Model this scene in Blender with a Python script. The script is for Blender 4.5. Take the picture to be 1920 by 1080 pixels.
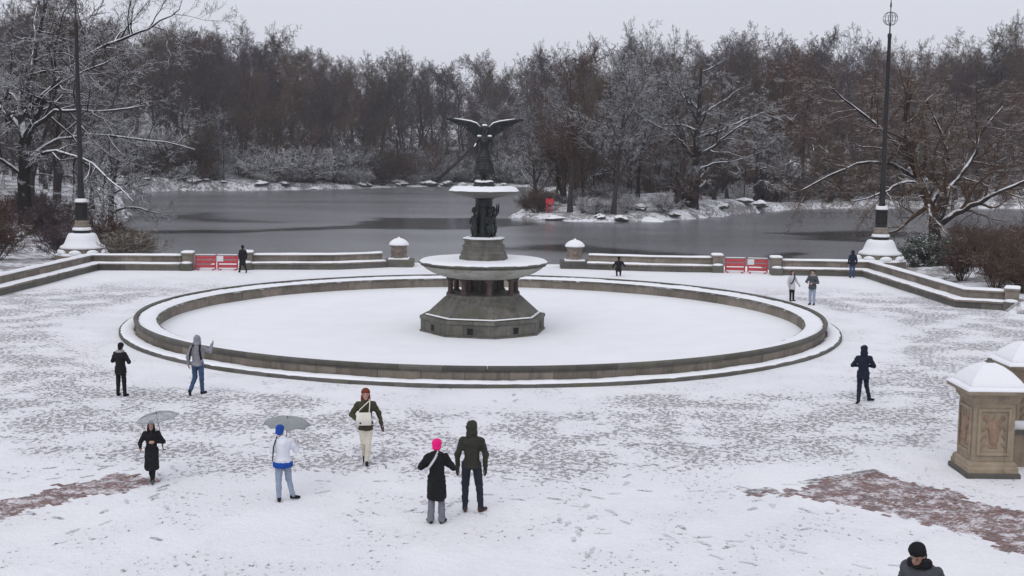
import bpy, bmesh, math, random
import numpy as np
from mathutils import Vector, Matrix, Euler, noise

for _o in list(bpy.data.objects):
    bpy.data.objects.remove(_o)
scene = bpy.context.scene
COL = scene.collection
rad = math.radians
random.seed(7)
RNG = np.random.default_rng(11)

# ------------------------------------------------------------------ camera
cam_data = bpy.data.cameras.new('camera')
cam = bpy.data.objects.new('camera', cam_data)
COL.objects.link(cam)
cam_data.sensor_width = 36.0
cam_data.lens = 42.59
cam_data.clip_end = 3000
cam.location = (0, 0, 7.3)
cam.rotation_euler = (Matrix.Rotation(rad(90 - 6.404), 4, 'X') @ Matrix.Rotation(rad(0.63), 4, 'Z')).to_euler()
scene.camera = cam

# ------------------------------------------------------------------ overcast sky and soft sun
SUN_EL, SUN_ROT = rad(48), rad(200)
world = bpy.data.worlds.new('World')
scene.world = world
world.use_nodes = True
wn, wl = world.node_tree.nodes, world.node_tree.links
wn.clear()
sky = wn.new('ShaderNodeTexSky')
sky.sky_type = 'NISHITA'
sky.sun_disc = False
sky.sun_elevation = SUN_EL
sky.sun_rotation = SUN_ROT
sky.air_density = 1.5
sky.dust_density = 6.0
sky.ozone_density = 1.0
hsv = wn.new('ShaderNodeHueSaturation')
hsv.inputs['Saturation'].default_value = 0.25
bg1 = wn.new('ShaderNodeBackground')
bg1.inputs['Strength'].default_value = 0.05
bg2 = wn.new('ShaderNodeBackground')
bg2.inputs['Color'].default_value = (0.70, 0.72, 0.80, 1)     # the even cloud deck
bg2.inputs['Strength'].default_value = 0.86
add = wn.new('ShaderNodeMixShader')
add.inputs['Fac'].default_value = 0.92
wo = wn.new('ShaderNodeOutputWorld')
wl.new(sky.outputs['Color'], hsv.inputs['Color'])
wl.new(hsv.outputs['Color'], bg1.inputs['Color'])
wl.new(bg1.outputs[0], add.inputs[1])
wl.new(bg2.outputs[0], add.inputs[2])
wl.new(add.outputs[0], wo.inputs['Surface'])

sun_data = bpy.data.lights.new('sun', 'SUN')
sun_data.energy = 0.75
sun_data.angle = rad(50)
sun_data.color = (1.0, 0.97, 0.94)
sun = bpy.data.objects.new('sun', sun_data)
COL.objects.link(sun)
# direction towards the sun: behind the camera, slightly left
sd = Vector((math.sin(SUN_ROT) * math.cos(SUN_EL), math.cos(SUN_ROT) * math.cos(SUN_EL), math.sin(SUN_EL)))
sun.rotation_euler = sd.to_track_quat('Z', 'Y').to_euler()
sun.location = (0, 0, 60)

scene.view_settings.view_transform = 'Standard'
scene.view_settings.look = 'None'
scene.view_settings.exposure = 0.36
scene.view_settings.gamma = 1.0
scene.view_settings.use_curve_mapping = False
scene.cycles.max_bounces = 5
scene.cycles.diffuse_bounces = 3
scene.cycles.transparent_max_bounces = 8

# ------------------------------------------------------------------ materials
def mat(name):
    m = bpy.data.materials.new(name)
    m.use_nodes = True
    nt = m.node_tree
    b = nt.nodes['Principled BSDF']
    return m, nt, b

def N(nt, kind, **kw):
    n = nt.nodes.new('ShaderNode' + kind)
    for k, v in kw.items():
        if k in n.inputs:
            n.inputs[k].default_value = v
        else:
            setattr(n, k, v)
    return n

def ramp(nt, src, stops):
    r = nt.nodes.new('ShaderNodeValToRGB')
    e = r.color_ramp.elements
    e[0].position, e[0].color = stops[0][0], (*stops[0][1], 1)
    e[1].position, e[1].color = stops[-1][0], (*stops[-1][1], 1)
    for p, c in stops[1:-1]:
        x = e.new(p); x.color = (*c, 1)
    nt.links.new(src, r.inputs['Fac'])
    return r

def mixc(nt, fac, a, b):
    m = nt.nodes.new('ShaderNodeMix'); m.data_type = 'RGBA'
    L = nt.links
    for sock, v in ((m.inputs[0], fac), (m.inputs[6], a), (m.inputs[7], b)):
        if isinstance(v, (int, float)):
            sock.default_value = v
        elif isinstance(v, tuple):
            sock.default_value = (*v, 1)
        else:
            L.new(v, sock)
    return m.outputs[2]

def mathn(nt, op, a, b=None, c=None, clamp=False):
    m = nt.nodes.new('ShaderNodeMath'); m.operation = op; m.use_clamp = clamp
    for i, v in enumerate((a, b, c)):
        if v is None: continue
        if isinstance(v, (int, float)): m.inputs[i].default_value = v
        else: nt.links.new(v, m.inputs[i])
    return m.outputs[0]

def mrange(nt, v, a, b, c=0.0, d=1.0, smooth=True):
    m = nt.nodes.new('ShaderNodeMapRange')
    m.interpolation_type = 'SMOOTHSTEP' if smooth else 'LINEAR'
    nt.links.new(v, m.inputs[0])
    for i, x in zip((1, 2, 3, 4), (a, b, c, d)): m.inputs[i].default_value = x
    return m.outputs[0]

def pos(nt):
    return nt.nodes.new('ShaderNodeNewGeometry').outputs['Position']

def noise_tex(nt, vec, scale, detail=4, rough=0.55):
    n = nt.nodes.new('ShaderNodeTexNoise')
    n.inputs['Scale'].default_value = scale; n.inputs['Detail'].default_value = detail
    n.inputs['Roughness'].default_value = rough
    if vec is not None: nt.links.new(vec, n.inputs['Vector'])
    return n.outputs['Fac']

def bump(nt, bsdf, h, strength=0.4, dist=0.02):
    b = nt.nodes.new('ShaderNodeBump')
    b.inputs['Strength'].default_value = strength; b.inputs['Distance'].default_value = dist
    nt.links.new(h, b.inputs['Height']); nt.links.new(b.outputs[0], bsdf.inputs['Normal'])

SNOW_C = (0.83, 0.84, 0.87)

def make_snow(name='snow', tint=SNOW_C):
    m, nt, b = mat(name)
    p = pos(nt)
    n1 = noise_tex(nt, p, 0.6, 5); n2 = noise_tex(nt, p, 14, 4)
    c = ramp(nt, n1, [(0.3, tuple(x * 0.95 for x in tint)), (0.7, tint)])
    nt.links.new(c.outputs[0], b.inputs['Base Color'])
    b.inputs['Roughness'].default_value = 0.9
    b.inputs['Specular IOR Level'].default_value = 0.2
    h = mathn(nt, 'ADD', n2, mathn(nt, 'MULTIPLY', n1, 2.0))
    bump(nt, b, h, 0.5, 0.03)
    return m

def make_stone(name, c0, c1, dark=(0.06, 0.055, 0.05), scale=2.5, var=0.25, moss=0.0, streak=0.45):
    m, nt, b = mat(name)
    p = pos(nt)
    n1 = noise_tex(nt, p, scale, 6, 0.65); n2 = noise_tex(nt, p, scale * 9, 5, 0.6); n3 = noise_tex(nt, p, 0.45, 4)
    base = ramp(nt, n1, [(0.3, c0), (0.7, c1)]).outputs[0]
    base = mixc(nt, mathn(nt, 'MULTIPLY', mrange(nt, n3, 0.5, 0.72), 0.55), base, dark)      # damp stains
    base = mixc(nt, mathn(nt, 'MULTIPLY', mrange(nt, n2, 0.55, 0.75), 0.35), base, tuple(x * 1.35 for x in c1))
    mps = N(nt, 'Mapping'); mps.inputs['Scale'].default_value = (5, 5, 0.5); nt.links.new(p, mps.inputs[0])
    base = mixc(nt, mathn(nt, 'MULTIPLY', mrange(nt, noise_tex(nt, mps.outputs[0], 1.0, 4, 0.6), 0.50, 0.68), streak), base, dark)     # run-off streaks
    if moss:
        base = mixc(nt, mathn(nt, 'MULTIPLY', mrange(nt, noise_tex(nt, p, 0.9, 5), 0.48, 0.62), moss), base, (0.10, 0.105, 0.055))
    oi = nt.nodes.new('ShaderNodeObjectInfo')
    v = mrange(nt, oi.outputs['Random'], 0, 1, 1 - var, 1 + var, smooth=False)
    hs = nt.nodes.new('ShaderNodeHueSaturation')
    nt.links.new(base, hs.inputs['Color']); nt.links.new(v, hs.inputs['Value'])
    nt.links.new(hs.outputs[0], b.inputs['Base Color'])
    b.inputs['Roughness'].default_value = 0.8
    bump(nt, b, mathn(nt, 'ADD', n1, mathn(nt, 'MULTIPLY', n2, 0.5)), 0.5, 0.02)
    return m

def make_plain(name, col, rough=0.7, metal=0.0, nscale=8.0, amt=0.25, bstr=0.2, spec=0.5):
    m, nt, b = mat(name)
    p = nt.nodes.new('ShaderNodeTexCoord').outputs['Object']
    n = noise_tex(nt, p, nscale, 5, 0.6)
    lo = tuple(max(0, x * (1 - amt)) for x in col); hi = tuple(x * (1 + amt) for x in col)
    c = ramp(nt, n, [(0.3, lo), (0.7, hi)])
    nt.links.new(c.outputs[0], b.inputs['Base Color'])
    b.inputs['Roughness'].default_value = rough; b.inputs['Metallic'].default_value = metal
    b.inputs['Specular IOR Level'].default_value = spec
    if bstr: bump(nt, b, n, bstr, 0.01)
    return m

def make_bark(name, c0, c1, lo, hi, snow=SNOW_C):
    """bark with snow lying on the upward faces of the branches"""
    m, nt, b = mat(name)
    g = nt.nodes.new('ShaderNodeNewGeometry')
    n1 = noise_tex(nt, g.outputs['Position'], 1.2, 3); n2 = noise_tex(nt, g.outputs['Position'], 5.0, 3)
    base = ramp(nt, n2, [(0.3, c0), (0.7, c1)]).outputs[0]
    oi = nt.nodes.new('ShaderNodeObjectInfo')
    hs = nt.nodes.new('ShaderNodeHueSaturation')
    nt.links.new(mrange(nt, oi.outputs['Random'], 0, 1, 0.75, 1.25, smooth=False), hs.inputs['Value'])
    nt.links.new(base, hs.inputs['Color'])
    sx = nt.nodes.new('ShaderNodeSeparateXYZ'); nt.links.new(g.outputs['Normal'], sx.inputs[0])
    f = mathn(nt, 'ADD', sx.outputs[2], mathn(nt, 'MULTIPLY', mathn(nt, 'SUBTRACT', n1, 0.5), 1.2))
    f = mrange(nt, f, lo, hi)
    nt.links.new(mixc(nt, f, hs.outputs[0], snow), b.inputs['Base Color'])
    b.inputs['Roughness'].default_value = 0.9; b.inputs['Specular IOR Level'].default_value = 0.1
    return m

M = {}
M['snow'] = make_snow()
M['stone'] = make_stone('sandstone', (0.155, 0.130, 0.108), (0.235, 0.200, 0.168), moss=0.22)
M['stone_dark'] = make_stone('wet_sandstone', (0.07, 0.066, 0.06), (0.12, 0.11, 0.098), moss=0.4)
M['stone_pale'] = make_stone('pale_granite', (0.30, 0.30, 0.27), (0.42, 0.41, 0.37), dark=(0.16, 0.16, 0.13), var=0.1, moss=0.35)
M['stone_brown'] = make_stone('carved_brownstone', (0.21, 0.165, 0.115), (0.32, 0.26, 0.19), dark=(0.10, 0.08, 0.06), scale=4, var=0.06)
M['stone_fount'] = make_stone('fountain_stone', (0.078, 0.074, 0.066), (0.155, 0.148, 0.130), dark=(0.045, 0.043, 0.04), scale=3, var=0.2, moss=0.25, streak=0.6)
M['stone_carved'] = make_stone('carved_red_stone', (0.22, 0.145, 0.10), (0.30, 0.20, 0.14), scale=5, var=0.05)
M['column_stone'] = make_stone('red_granite', (0.065, 0.042, 0.038), (0.10, 0.068, 0.060), scale=6, var=0.1)
M['stone_gate'] = make_stone('gate_stone', (0.15, 0.125, 0.105), (0.22, 0.185, 0.155), scale=4, var=0.06)
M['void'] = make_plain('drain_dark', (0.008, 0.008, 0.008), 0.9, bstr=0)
M['bronze'] = make_plain('dark_bronze', (0.015, 0.018, 0.019), 0.45, 0.35, 4, 0.75, 0.4)
M['iron'] = make_plain('black_iron', (0.014, 0.013, 0.014), 0.5, 0.3, 6, 0.3, 0.1)
M['red_plastic'] = make_plain('red_plastic', (0.42, 0.045, 0.055), 0.45, 0, 4, 0.25, 0.1)
M['white_plastic'] = make_plain('white_plastic', (0.62, 0.63, 0.64), 0.5, 0, 4, 0.1, 0.1)

# ------------------------------------------------------------------ mesh helpers
def np_mesh(name, V, F):
    """V (n,3) array, F (m,k) array of equal-sized faces, or list of such arrays"""
    me = bpy.data.meshes.new(name)
    Fs = F if isinstance(F, list) else [F]
    Fs = [np.asarray(f, np.int32) for f in Fs if len(f)]
    V = np.asarray(V, np.float32)
    me.vertices.add(len(V)); me.vertices.foreach_set('co', V.ravel())
    loops = np.concatenate([f.ravel() for f in Fs])
    tot = np.concatenate([np.full(len(f), f.shape[1], np.int32) for f in Fs])
    st = np.concatenate([[0], np.cumsum(tot)[:-1]]).astype(np.int32)
    me.loops.add(len(loops)); me.loops.foreach_set('vertex_index', loops)
    me.polygons.add(len(tot)); me.polygons.foreach_set('loop_start', st); me.polygons.foreach_set('loop_total', tot)
    me.update(calc_edges=True); me.validate()
    return me

def smooth(me, on=True):
    me.polygons.foreach_set('use_smooth', [on] * len(me.polygons))

def link(name, me, m=None, parent=None, loc=(0, 0, 0)):
    o = bpy.data.objects.new(name, me)
    COL.objects.link(o)
    if m is not None and me is not None:
        if not me.materials: me.materials.append(m)
    o.parent = parent
    o.location = loc
    return o

def tag(o, label=None, cat=None, group=None, kind=None):
    if label: o['label'] = label
    if cat: o['category'] = cat
    if group: o['group'] = group
    if kind: o['kind'] = kind
    return o

def empty(name, loc, rz=0, label=None, cat=None, group=None):
    o = bpy.data.objects.new(name, None)
    COL.objects.link(o)
    o.empty_display_size = 0.3
    o.location = loc; o.rotation_euler = (0, 0, rz)
    return tag(o, label, cat, group)

class MB:
    def __init__(s): s.v = []; s.f = []
    def add(s, vs, fs):
        n = len(s.v); s.v += [tuple(x) for x in vs]; s.f += [tuple(i + n for i in f) for f in fs]
        return s
    def box(s, x0, x1, y0, y1, z0, z1):
        vs = [(x, y, z) for z in (z0, z1) for y in (y0, y1) for x in (x0, x1)]
        return s.add(vs, [(0, 2, 3, 1), (4, 5, 7, 6), (0, 1, 5, 4), (1, 3, 7, 5), (3, 2, 6, 7), (2, 0, 4, 6)])
    def stack(s, rings, closed=True):
        """list of equal-length loops of points, bottom to top"""
        n = len(rings[0]); vs = [p for r in rings for p in r]; fs = []
        for k in range(len(rings) - 1):
            for i in range(n):
                j = (i + 1) % n
                fs.append((k * n + i, k * n + j, (k + 1) * n + j, (k + 1) * n + i))
        if closed:
            fs.append(tuple(range(n - 1, -1, -1))); fs.append(tuple(range((len(rings) - 1) * n, len(rings) * n)))
        return s.add(vs, fs)
    def lathe(s, prof, n=32, c=(0, 0), rot=0.0, closed=True):
        return s.stack([[(c[0] + r * math.cos(rot + 2 * math.pi * i / n), c[1] + r * math.sin(rot + 2 * math.pi * i / n), z) for i in range(n)] for r, z in prof], closed)
    def sqstack(s, prof, c=(0, 0), asp=1.0):
        return s.stack([[(c[0] + h * sx, c[1] + h * sy * asp, z) for sx, sy in ((-1, -1), (1, -1), (1, 1), (-1, 1))] for h, z in prof])
    def tube(s, pts, rads, n=8):
        pts = [Vector(p) for p in pts]; rings = []
        for i, p in enumerate(pts):
            t = (pts[min(i + 1, len(pts) - 1)] - pts[max(i - 1, 0)]).normalized()
            a = t.cross(Vector((0.31, 0.2, 0.93)) if abs(t.z) < 0.9 else Vector((1, 0.1, 0))).normalized(); b = t.cross(a)
            r = rads[i] if isinstance(rads, (list, tuple)) else rads
            rings.append([p + r * (math.cos(2 * math.pi * k / n) * a + math.sin(2 * math.pi * k / n) * b) for k in range(n)])
        return s.stack(rings)
    def mesh(s, name, bevel=0.0, smo=False, seg=1):
        me = bpy.data.meshes.new(name)
        me.from_pydata(s.v, [], s.f); me.update()
        bm = bmesh.new(); bm.from_mesh(me)
        bmesh.ops.recalc_face_normals(bm, faces=bm.faces)
        if bevel: bmesh.ops.bevel(bm, geom=bm.edges[:], offset=bevel, segments=seg, affect='EDGES', clamp_overlap=True)
        bm.to_mesh(me); bm.free()
        if smo: smooth(me)
        return me
    def build(s, name, m, parent=None, loc=(0, 0, 0), bevel=0.0, smo=False, seg=1):
        return link(name, s.mesh(name, bevel, smo, seg), m, parent, loc)

def nz(x, y, z=0.0):
    return noise.noise(Vector((x, y, z)))
# ------------------------------------------------------------------ terrain, lake, plaza
FC = (-1.24, 52.0)                # fountain axis
LAKE = np.array([(-24, 79.2), (-16, 79.5), (21.5, 79.8), (27.5, 90), (33, 97), (37.5, 106), (47, 113), (70, 118), (125, 122), (125, 205), (75, 198), (50, 192), (41, 183), (34, 174), (27, 162),
                 (20, 152), (13, 146.5), (7, 147.5), (3, 150), (0, 155), (0.5, 165), (5, 185), (10, 230), (4, 292), (-12, 292), (-24, 281), (-36, 262), (-50, 248), (-72, 234),
                 (-66, 200), (-49, 152), (-40, 122), (-33, 98), (-27.5, 88)], float)

def sdist(X, Y, poly):
    """signed distance to a polygon, negative inside"""
    d = np.full(X.shape, 1e9); inside = np.zeros(X.shape, bool)
    n = len(poly)
    for i in range(n):
        ax, ay = poly[i]; bx, by = poly[(i + 1) % n]
        t = np.clip(((X - ax) * (bx - ax) + (Y - ay) * (by - ay)) / ((bx - ax) ** 2 + (by - ay) ** 2), 0, 1)
        d = np.minimum(d, np.hypot(X - ax - t * (bx - ax), Y - ay - t * (by - ay)))
        c = ((ay > Y) != (by > Y)) & (X < (bx - ax) * (Y - ay) / (by - ay + 1e-12) + ax)
        inside ^= c
    return np.where(inside, -d, d)

def wob(X, Y, s, seed=0.0):
    return (np.sin(X * s + 1.3 * seed + 1.7 * np.sin(Y * s * 0.7 + seed)) + np.sin(Y * s * 1.3 + 2.1 * seed + 1.3 * np.sin(X * s * 0.9)) ) * 0.5

WATER_Z = -1.0
def height(X, Y):
    X = np.asarray(X, float); Y = np.asarray(Y, float)
    d = sdist(X, Y, LAKE) + 0.7 * wob(X, Y, 0.55, 2) + 0.5 * wob(X, Y, 1.3, 5)
    land = -1.05 + 0.55 * (1 - np.exp(-np.maximum(d, 0) / 0.6)) + 0.75 * (1 - np.exp(-np.maximum(d, 0) / 7))
    # the wooded hill beyond, and the knoll of the point
    hill = 11 * np.clip((d - 5) / 75, 0, 1.5) * np.clip((Y - 225) / 12, 0, 1) * (1 - 0.65 * np.clip((X - 45) / 30, 0, 1))
    knoll = 1.5 * np.exp(-(((X - 24) / 16) ** 2 + ((Y - 172) / 14) ** 2))
    far_r = 2 * np.clip((Y - 188) / 60, 0, 1) * np.clip((X - 8) / 25, 0, 1)
    left = 2.2 * np.clip((-X - 34) / 40, 0, 1) * np.clip((Y - 60) / 60, 0, 1)
    z = land + np.where(d > 0, hill + knoll + far_r + left + 0.25 * wob(X, Y, 0.21, 3) * np.clip(d / 6, 0, 1), 0)
    z = np.where(d < 0, -1.05 - np.minimum(-d * 0.5, 1.5), z)
    # below the terrace floor
    tx = np.clip(np.minimum(X + 26.5, 23.6 - X) / 1.0, 0, 1) * np.clip((79 - Y) / 1.0, 0, 1)
    near = np.clip((57 - Y) / 2, 0, 1)
    flat = np.maximum(tx, near)
    return z * (1 - flat) + (-0.9) * flat

def hz(x, y): return float(height(np.array([x]), np.array([y]))[0])

def grid(x, y, fz):
    X, Y = np.meshgrid(x, y); Z = fz(X, Y)
    V = np.stack([X, Y, Z], -1).reshape(-1, 3)
    ny, nx = X.shape
    i = np.arange(nx * ny).reshape(ny, nx)
    F = np.stack([i[:-1, :-1], i[:-1, 1:], i[1:, 1:], i[1:, :-1]], -1).reshape(-1, 4)
    return V, F

# snowy ground with leaf litter and earth showing through under the trees
m, nt, b = mat('snowy_ground')
p = pos(nt)
n1 = noise_tex(nt, p, 0.35, 6, 0.65); n2 = noise_tex(nt, p, 2.2, 6, 0.7); n3 = noise_tex(nt, p, 9, 4)
f = mrange(nt, mathn(nt, 'ADD', n1, mathn(nt, 'MULTIPLY', n2, 0.9)), 0.86, 1.02)
litter = ramp(nt, n3, [(0.3, (0.05, 0.04, 0.032)), (0.7, (0.11, 0.085, 0.065))]).outputs[0]
nt.links.new(mixc(nt, mathn(nt, 'MULTIPLY', f, 0.75), (0.80, 0.81, 0.85), litter), b.inputs['Base Color'])
b.inputs['Roughness'].default_value = 0.9; b.inputs['Specular IOR Level'].default_value = 0.15
bump(nt, b, mathn(nt, 'ADD', n2, n3), 0.7, 0.12)
M['snowy_ground'] = m

xs = np.unique(np.concatenate([np.arange(-700, -120, 25), np.arange(-120, 150, 1.5), np.arange(150, 701, 25)]))
ys = np.unique(np.concatenate([np.arange(-60, 54, 6), np.arange(54, 300, 1.5), np.arange(300, 420, 6), np.arange(420, 901, 40)]))
V, F = grid(xs, ys, height)
me = np_mesh('ground', V, F); smooth(me)
tag(link('ground', me, M['snowy_ground']), 'snow covered ground and wooded banks round the lake', None, None, 'structure')

# --- lake: thin grey ice with leads of dark open water, and one painted tree reflection
LEAD = np.array([(-72, 122), (-45, 119.5), (-38, 122.6), (-27, 125.5), (-18, 134), (-16.5, 150), (-5, 152.5), (3, 150.5), (4.5, 141), (-5, 130), (-17, 128.8), (-26, 121), (-36, 117), (-52, 117.3)], float)
TREE_REFLECTION = np.array([(-46, 146), (-41, 153), (-39.5, 158), (-36, 146), (-27, 139), (-33, 137), (-40, 142)], float)  # dark tree reflection, painted into the ice mask as a soft blot
LEAD3 = np.array([(28, 129), (40, 136), (46, 133), (41, 125), (35, 122), (36, 117), (28, 120), (31, 125)], float)
LEAD4 = np.array([(-2, 106), (6, 110), (12, 103), (16, 100), (12, 98), (6, 101), (-3, 103)], float)
LEAD5 = np.array([(20.2, 97), (24.5, 104), (25.2, 103.6), (21.2, 96)], float)
gx = np.arange(-112, 132, 0.55); gy = np.unique(np.concatenate([np.arange(76, 160, 0.45), np.arange(160, 304, 1.2)]))
V, F = grid(gx, gy, lambda X, Y: X * 0 + WATER_Z)
d0 = sdist(V[:, 0], V[:, 1], LAKE)
keep = d0 < 2.5
ok = keep[F].all(1); F = F[ok]
used = np.unique(F); remap = -np.ones(len(V), int); remap[used] = np.arange(len(used))
V = V[used]; F = remap[F]
X, Y = V[:, 0], V[:, 1]
w = 0.7 * wob(X, Y, 0.5, 1) + 0.35 * wob(X, Y, 1.4, 4) + 0.2 * wob(X, Y, 3.1, 6)
ice = np.ones(len(V))
for L_, soft in ((LEAD, 0.8), (TREE_REFLECTION, 2.5), (LEAD3, 1.5), (LEAD4, 1.5), (LEAD5, 0.5)):
    ice *= 1 / (1 + np.exp(-(sdist(X, Y, L_) + w) / soft * 2.0)) * (1 if soft < 2 else 0.85) + (0 if soft < 2 else 0.15)
me = np_mesh('lake', V, F)
at = me.attributes.new('ice', 'FLOAT', 'POINT'); at.data.foreach_set('value', ice.astype(np.float32))
m, nt, b = mat('lake_ice')
p = pos(nt)
a = N(nt, 'Attribute', attribute_name='ice').outputs['Fac']
mp = N(nt, 'Mapping'); mp.inputs['Scale'].default_value = (0.25, 1, 1); nt.links.new(p, mp.inputs[0])
n1 = noise_tex(nt, mp.outputs[0], 0.10, 5, 0.6); n2 = noise_tex(nt, p, 1.2, 5, 0.65)
icec = ramp(nt, n1, [(0.3, (0.105, 0.106, 0.112)), (0.7, (0.205, 0.208, 0.22))]).outputs[0]
icec = mixc(nt, mathn(nt, 'MULTIPLY', mrange(nt, n2, 0.55, 0.8), 0.35), icec, (0.28, 0.285, 0.30))
nt.links.new(mixc(nt, a, (0.028, 0.030, 0.032), icec), b.inputs['Base Color'])
nt.links.new(mrange(nt, a, 0, 1, 0.14, 0.24), b.inputs['Roughness'])
b.inputs['Specular IOR Level'].default_value = 0.45
bump(nt, b, n2, 0.08, 0.03)
M['lake'] = m
tag(link('lake', me, m), 'grey half frozen lake with dark leads of open water and a painted tree reflection', None, None, 'structure')

# --- the plaza: trodden snow over brick paving
m, nt, b = mat('trodden_snow')
p = pos(nt)
sx = nt.nodes.new('ShaderNodeSeparateXYZ'); nt.links.new(p, sx.inputs[0])
dx = mathn(nt, 'SUBTRACT', sx.outputs[0], FC[0]); dy = mathn(nt, 'SUBTRACT', sx.outputs[1], FC[1])
r = mathn(nt, 'SQRT', mathn(nt, 'ADD', mathn(nt, 'MULTIPLY', dx, dx), mathn(nt, 'MULTIPLY', dy, dy)))
big = noise_tex(nt, p, 0.16, 4, 0.5); mid = noise_tex(nt, p, 0.55, 4, 0.6)
rw = mathn(nt, 'ADD', r, mathn(nt, 'MULTIPLY', mathn(nt, 'SUBTRACT', big, 0.5), 9.0))
band = mathn(nt, 'MULTIPLY', mrange(nt, rw, 16.0, 18.5), mrange(nt, rw, 27.5, 24.0))      # most feet go round the basin
frontw = mrange(nt, sx.outputs[1], 72, 60, 0.25, 1.0)
dens = mathn(nt, 'MULTIPLY', mathn(nt, 'MULTIPLY', band, frontw), mrange(nt, mid, 0.30, 0.58, 0.40, 1.0))
dens = mathn(nt, 'MAXIMUM', dens, mathn(nt, 'MULTIPLY', mrange(nt, mid, 0.36, 0.60), mathn(nt, 'MULTIPLY', frontw, 0.58)))
mp = N(nt, 'Mapping'); mp.inputs['Scale'].default_value = (1, 0.8, 1); mp.inputs['Rotation'].default_value = (0, 0, 0.4); nt.links.new(p, mp.inputs[0])
sp1 = noise_tex(nt, mp.outputs[0], 7.0, 4, 0.72)        # foot-sized scuffs
sp2 = noise_tex(nt, p, 11.0, 3, 0.65)
thr = mathn(nt, 'MULTIPLY_ADD', dens, -0.205, 0.705)
scuff = mathn(nt, 'SUBTRACT', mathn(nt, 'ADD', mathn(nt, 'MULTIPLY', sp1, 0.8), mathn(nt, 'MULTIPLY', sp2, 0.2)), thr)
scuff = mrange(nt, scuff, -0.01, 0.06)
wear = scuff
fresh = ramp(nt, big, [(0.3, (0.78, 0.79, 0.82)), (0.55, (0.84, 0.845, 0.875)), (0.75, (0.80, 0.80, 0.815))]).outputs[0]
grubby = mixc(nt, mathn(nt, 'MULTIPLY', dens, 0.38), fresh, (0.62, 0.60, 0.64))
pav = ramp(nt, sp2, [(0.35, (0.20, 0.175, 0.185)), (0.65, (0.40, 0.37, 0.39))]).outputs[0]
nt.links.new(mixc(nt, mathn(nt, 'MULTIPLY', wear, 0.72), grubby, pav), b.inputs['Base Color'])
b.inputs['Roughness'].default_value = 0.85; b.inputs['Specular IOR Level'].default_value = 0.2
hgt = mathn(nt, 'ADD', mathn(nt, 'MULTIPLY', wear, -1.0), mathn(nt, 'MULTIPLY', sp1, 0.8))
hgt = mathn(nt, 'ADD', hgt, mathn(nt, 'MULTIPLY', noise_tex(nt, p, 22, 4), 0.25))
bump(nt, b, hgt, 1.0, 0.07)
M['plaza'] = m
# a ring sheet: the pool takes the middle out
mb = MB(); n = 96
outer = []
poly = [(-26.2, 6), (23.0, 6), (27.0, 30), (27.0, 56.6), (21.9, 58.6), (21.6, 73.6), (16.5, 74.2), (16.2, 79.3), (-19.2, 79.3), (-19.2, 72.8), (-25.2, 72.6), (-25.6, 58.6), (-32, 56.6), (-32, 30)]
def ray_poly(a):
    dx, dy = math.cos(a), math.sin(a); best = None
    for i in range(len(poly)):
        ax, ay = poly[i]; bx, by = poly[(i + 1) % len(poly)]
        ex, ey = bx - ax, by - ay; den = dx * ey - dy * ex
        if abs(den) < 1e-9: continue
        t = ((ax - FC[0]) * ey - (ay - FC[1]) * ex) / den; u = ((ax - FC[0]) * dy - (ay - FC[1]) * dx) / den
        if t > 0 and -1e-9 <= u <= 1 + 1e-9 and (best is None or t > best): best = t
    return best
angs = sorted([2 * math.pi * i / 240 for i in range(240)] + [math.atan2(y - FC[1], x - FC[0]) % (2 * math.pi) for x, y in poly])
rings = []
NR = 40
for k in range(NR + 1):
    ring = []
    for a_ in angs:
        R1 = ray_poly(a_); t = k / NR
        rr = 14.3 + (R1 - 14.3) * t
        x, y = FC[0] + rr * math.cos(a_), FC[1] + rr * math.sin(a_)
        z = 0.012 * nz(x * 0.8, y * 0.8, 3) + 0.02 * nz(x * 0.25, y * 0.25, 8)
        ring.append((x, y, z))
    rings.append(ring)
mb.stack(rings, closed=False)
me = mb.mesh('plaza', smo=True)
tag(link('plaza', me, M['plaza']), 'trodden snow on the terrace plaza round the fountain', None, None, 'structure')
mb = MB()
mb.stack([[(x, y, z) for x, y in poly] for z in (-1.6, -0.05)], closed=False)
tag(mb.build('plaza_foundation', M['stone_dark']), 'stone edge of the terrace above the lake', None, None, 'structure')

# footprints: walkers' trails of shoe-shaped prints pressed into the fresher snow
m, nt, b = mat('pressed_snow')
c0 = ramp(nt, N(nt, 'Attribute', attribute_name='tone').outputs['Fac'], [(0.0, (0.26, 0.245, 0.26)), (0.5, (0.48, 0.47, 0.50)), (1.0, (0.68, 0.68, 0.71))]).outputs[0]
nt.links.new(mixc(nt, mathn(nt, 'MULTIPLY', mrange(nt, noise_tex(nt, pos(nt), 14, 4), 0.45, 0.62), 0.7), c0, (0.76, 0.77, 0.80)), b.inputs['Base Color']); b.inputs['Roughness'].default_value = 0.7
fr_ = random.Random(19); V_, F_, T_ = [], [], []
def plaza_z(x, y): return 0.012 * nz(x * 0.8, y * 0.8, 3) + 0.02 * nz(x * 0.25, y * 0.25, 8)
def print_at(x, y, a_, ln, tone):
    ca, sa = math.cos(a_), math.sin(a_)
    for (c_, l_, w_) in ((0.14 * ln, 0.125, 0.055), (-0.36 * ln, 0.065, 0.045)):
        n = len(V_); K = 8; zc = plaza_z(x, y) + 0.007
        for k in range(K):
            t_ = 2 * math.pi * k / K; j_ = fr_.uniform(0.7, 1.3)
            u = c_ * 0.42 + l_ * math.cos(t_) * j_; v = w_ * math.sin(t_) * j_
            V_.append((x + ca * u - sa * v, y + sa * u + ca * v, zc))
        F_.append(tuple(range(n, n + K))); T_.extend([tone] * K)
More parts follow.
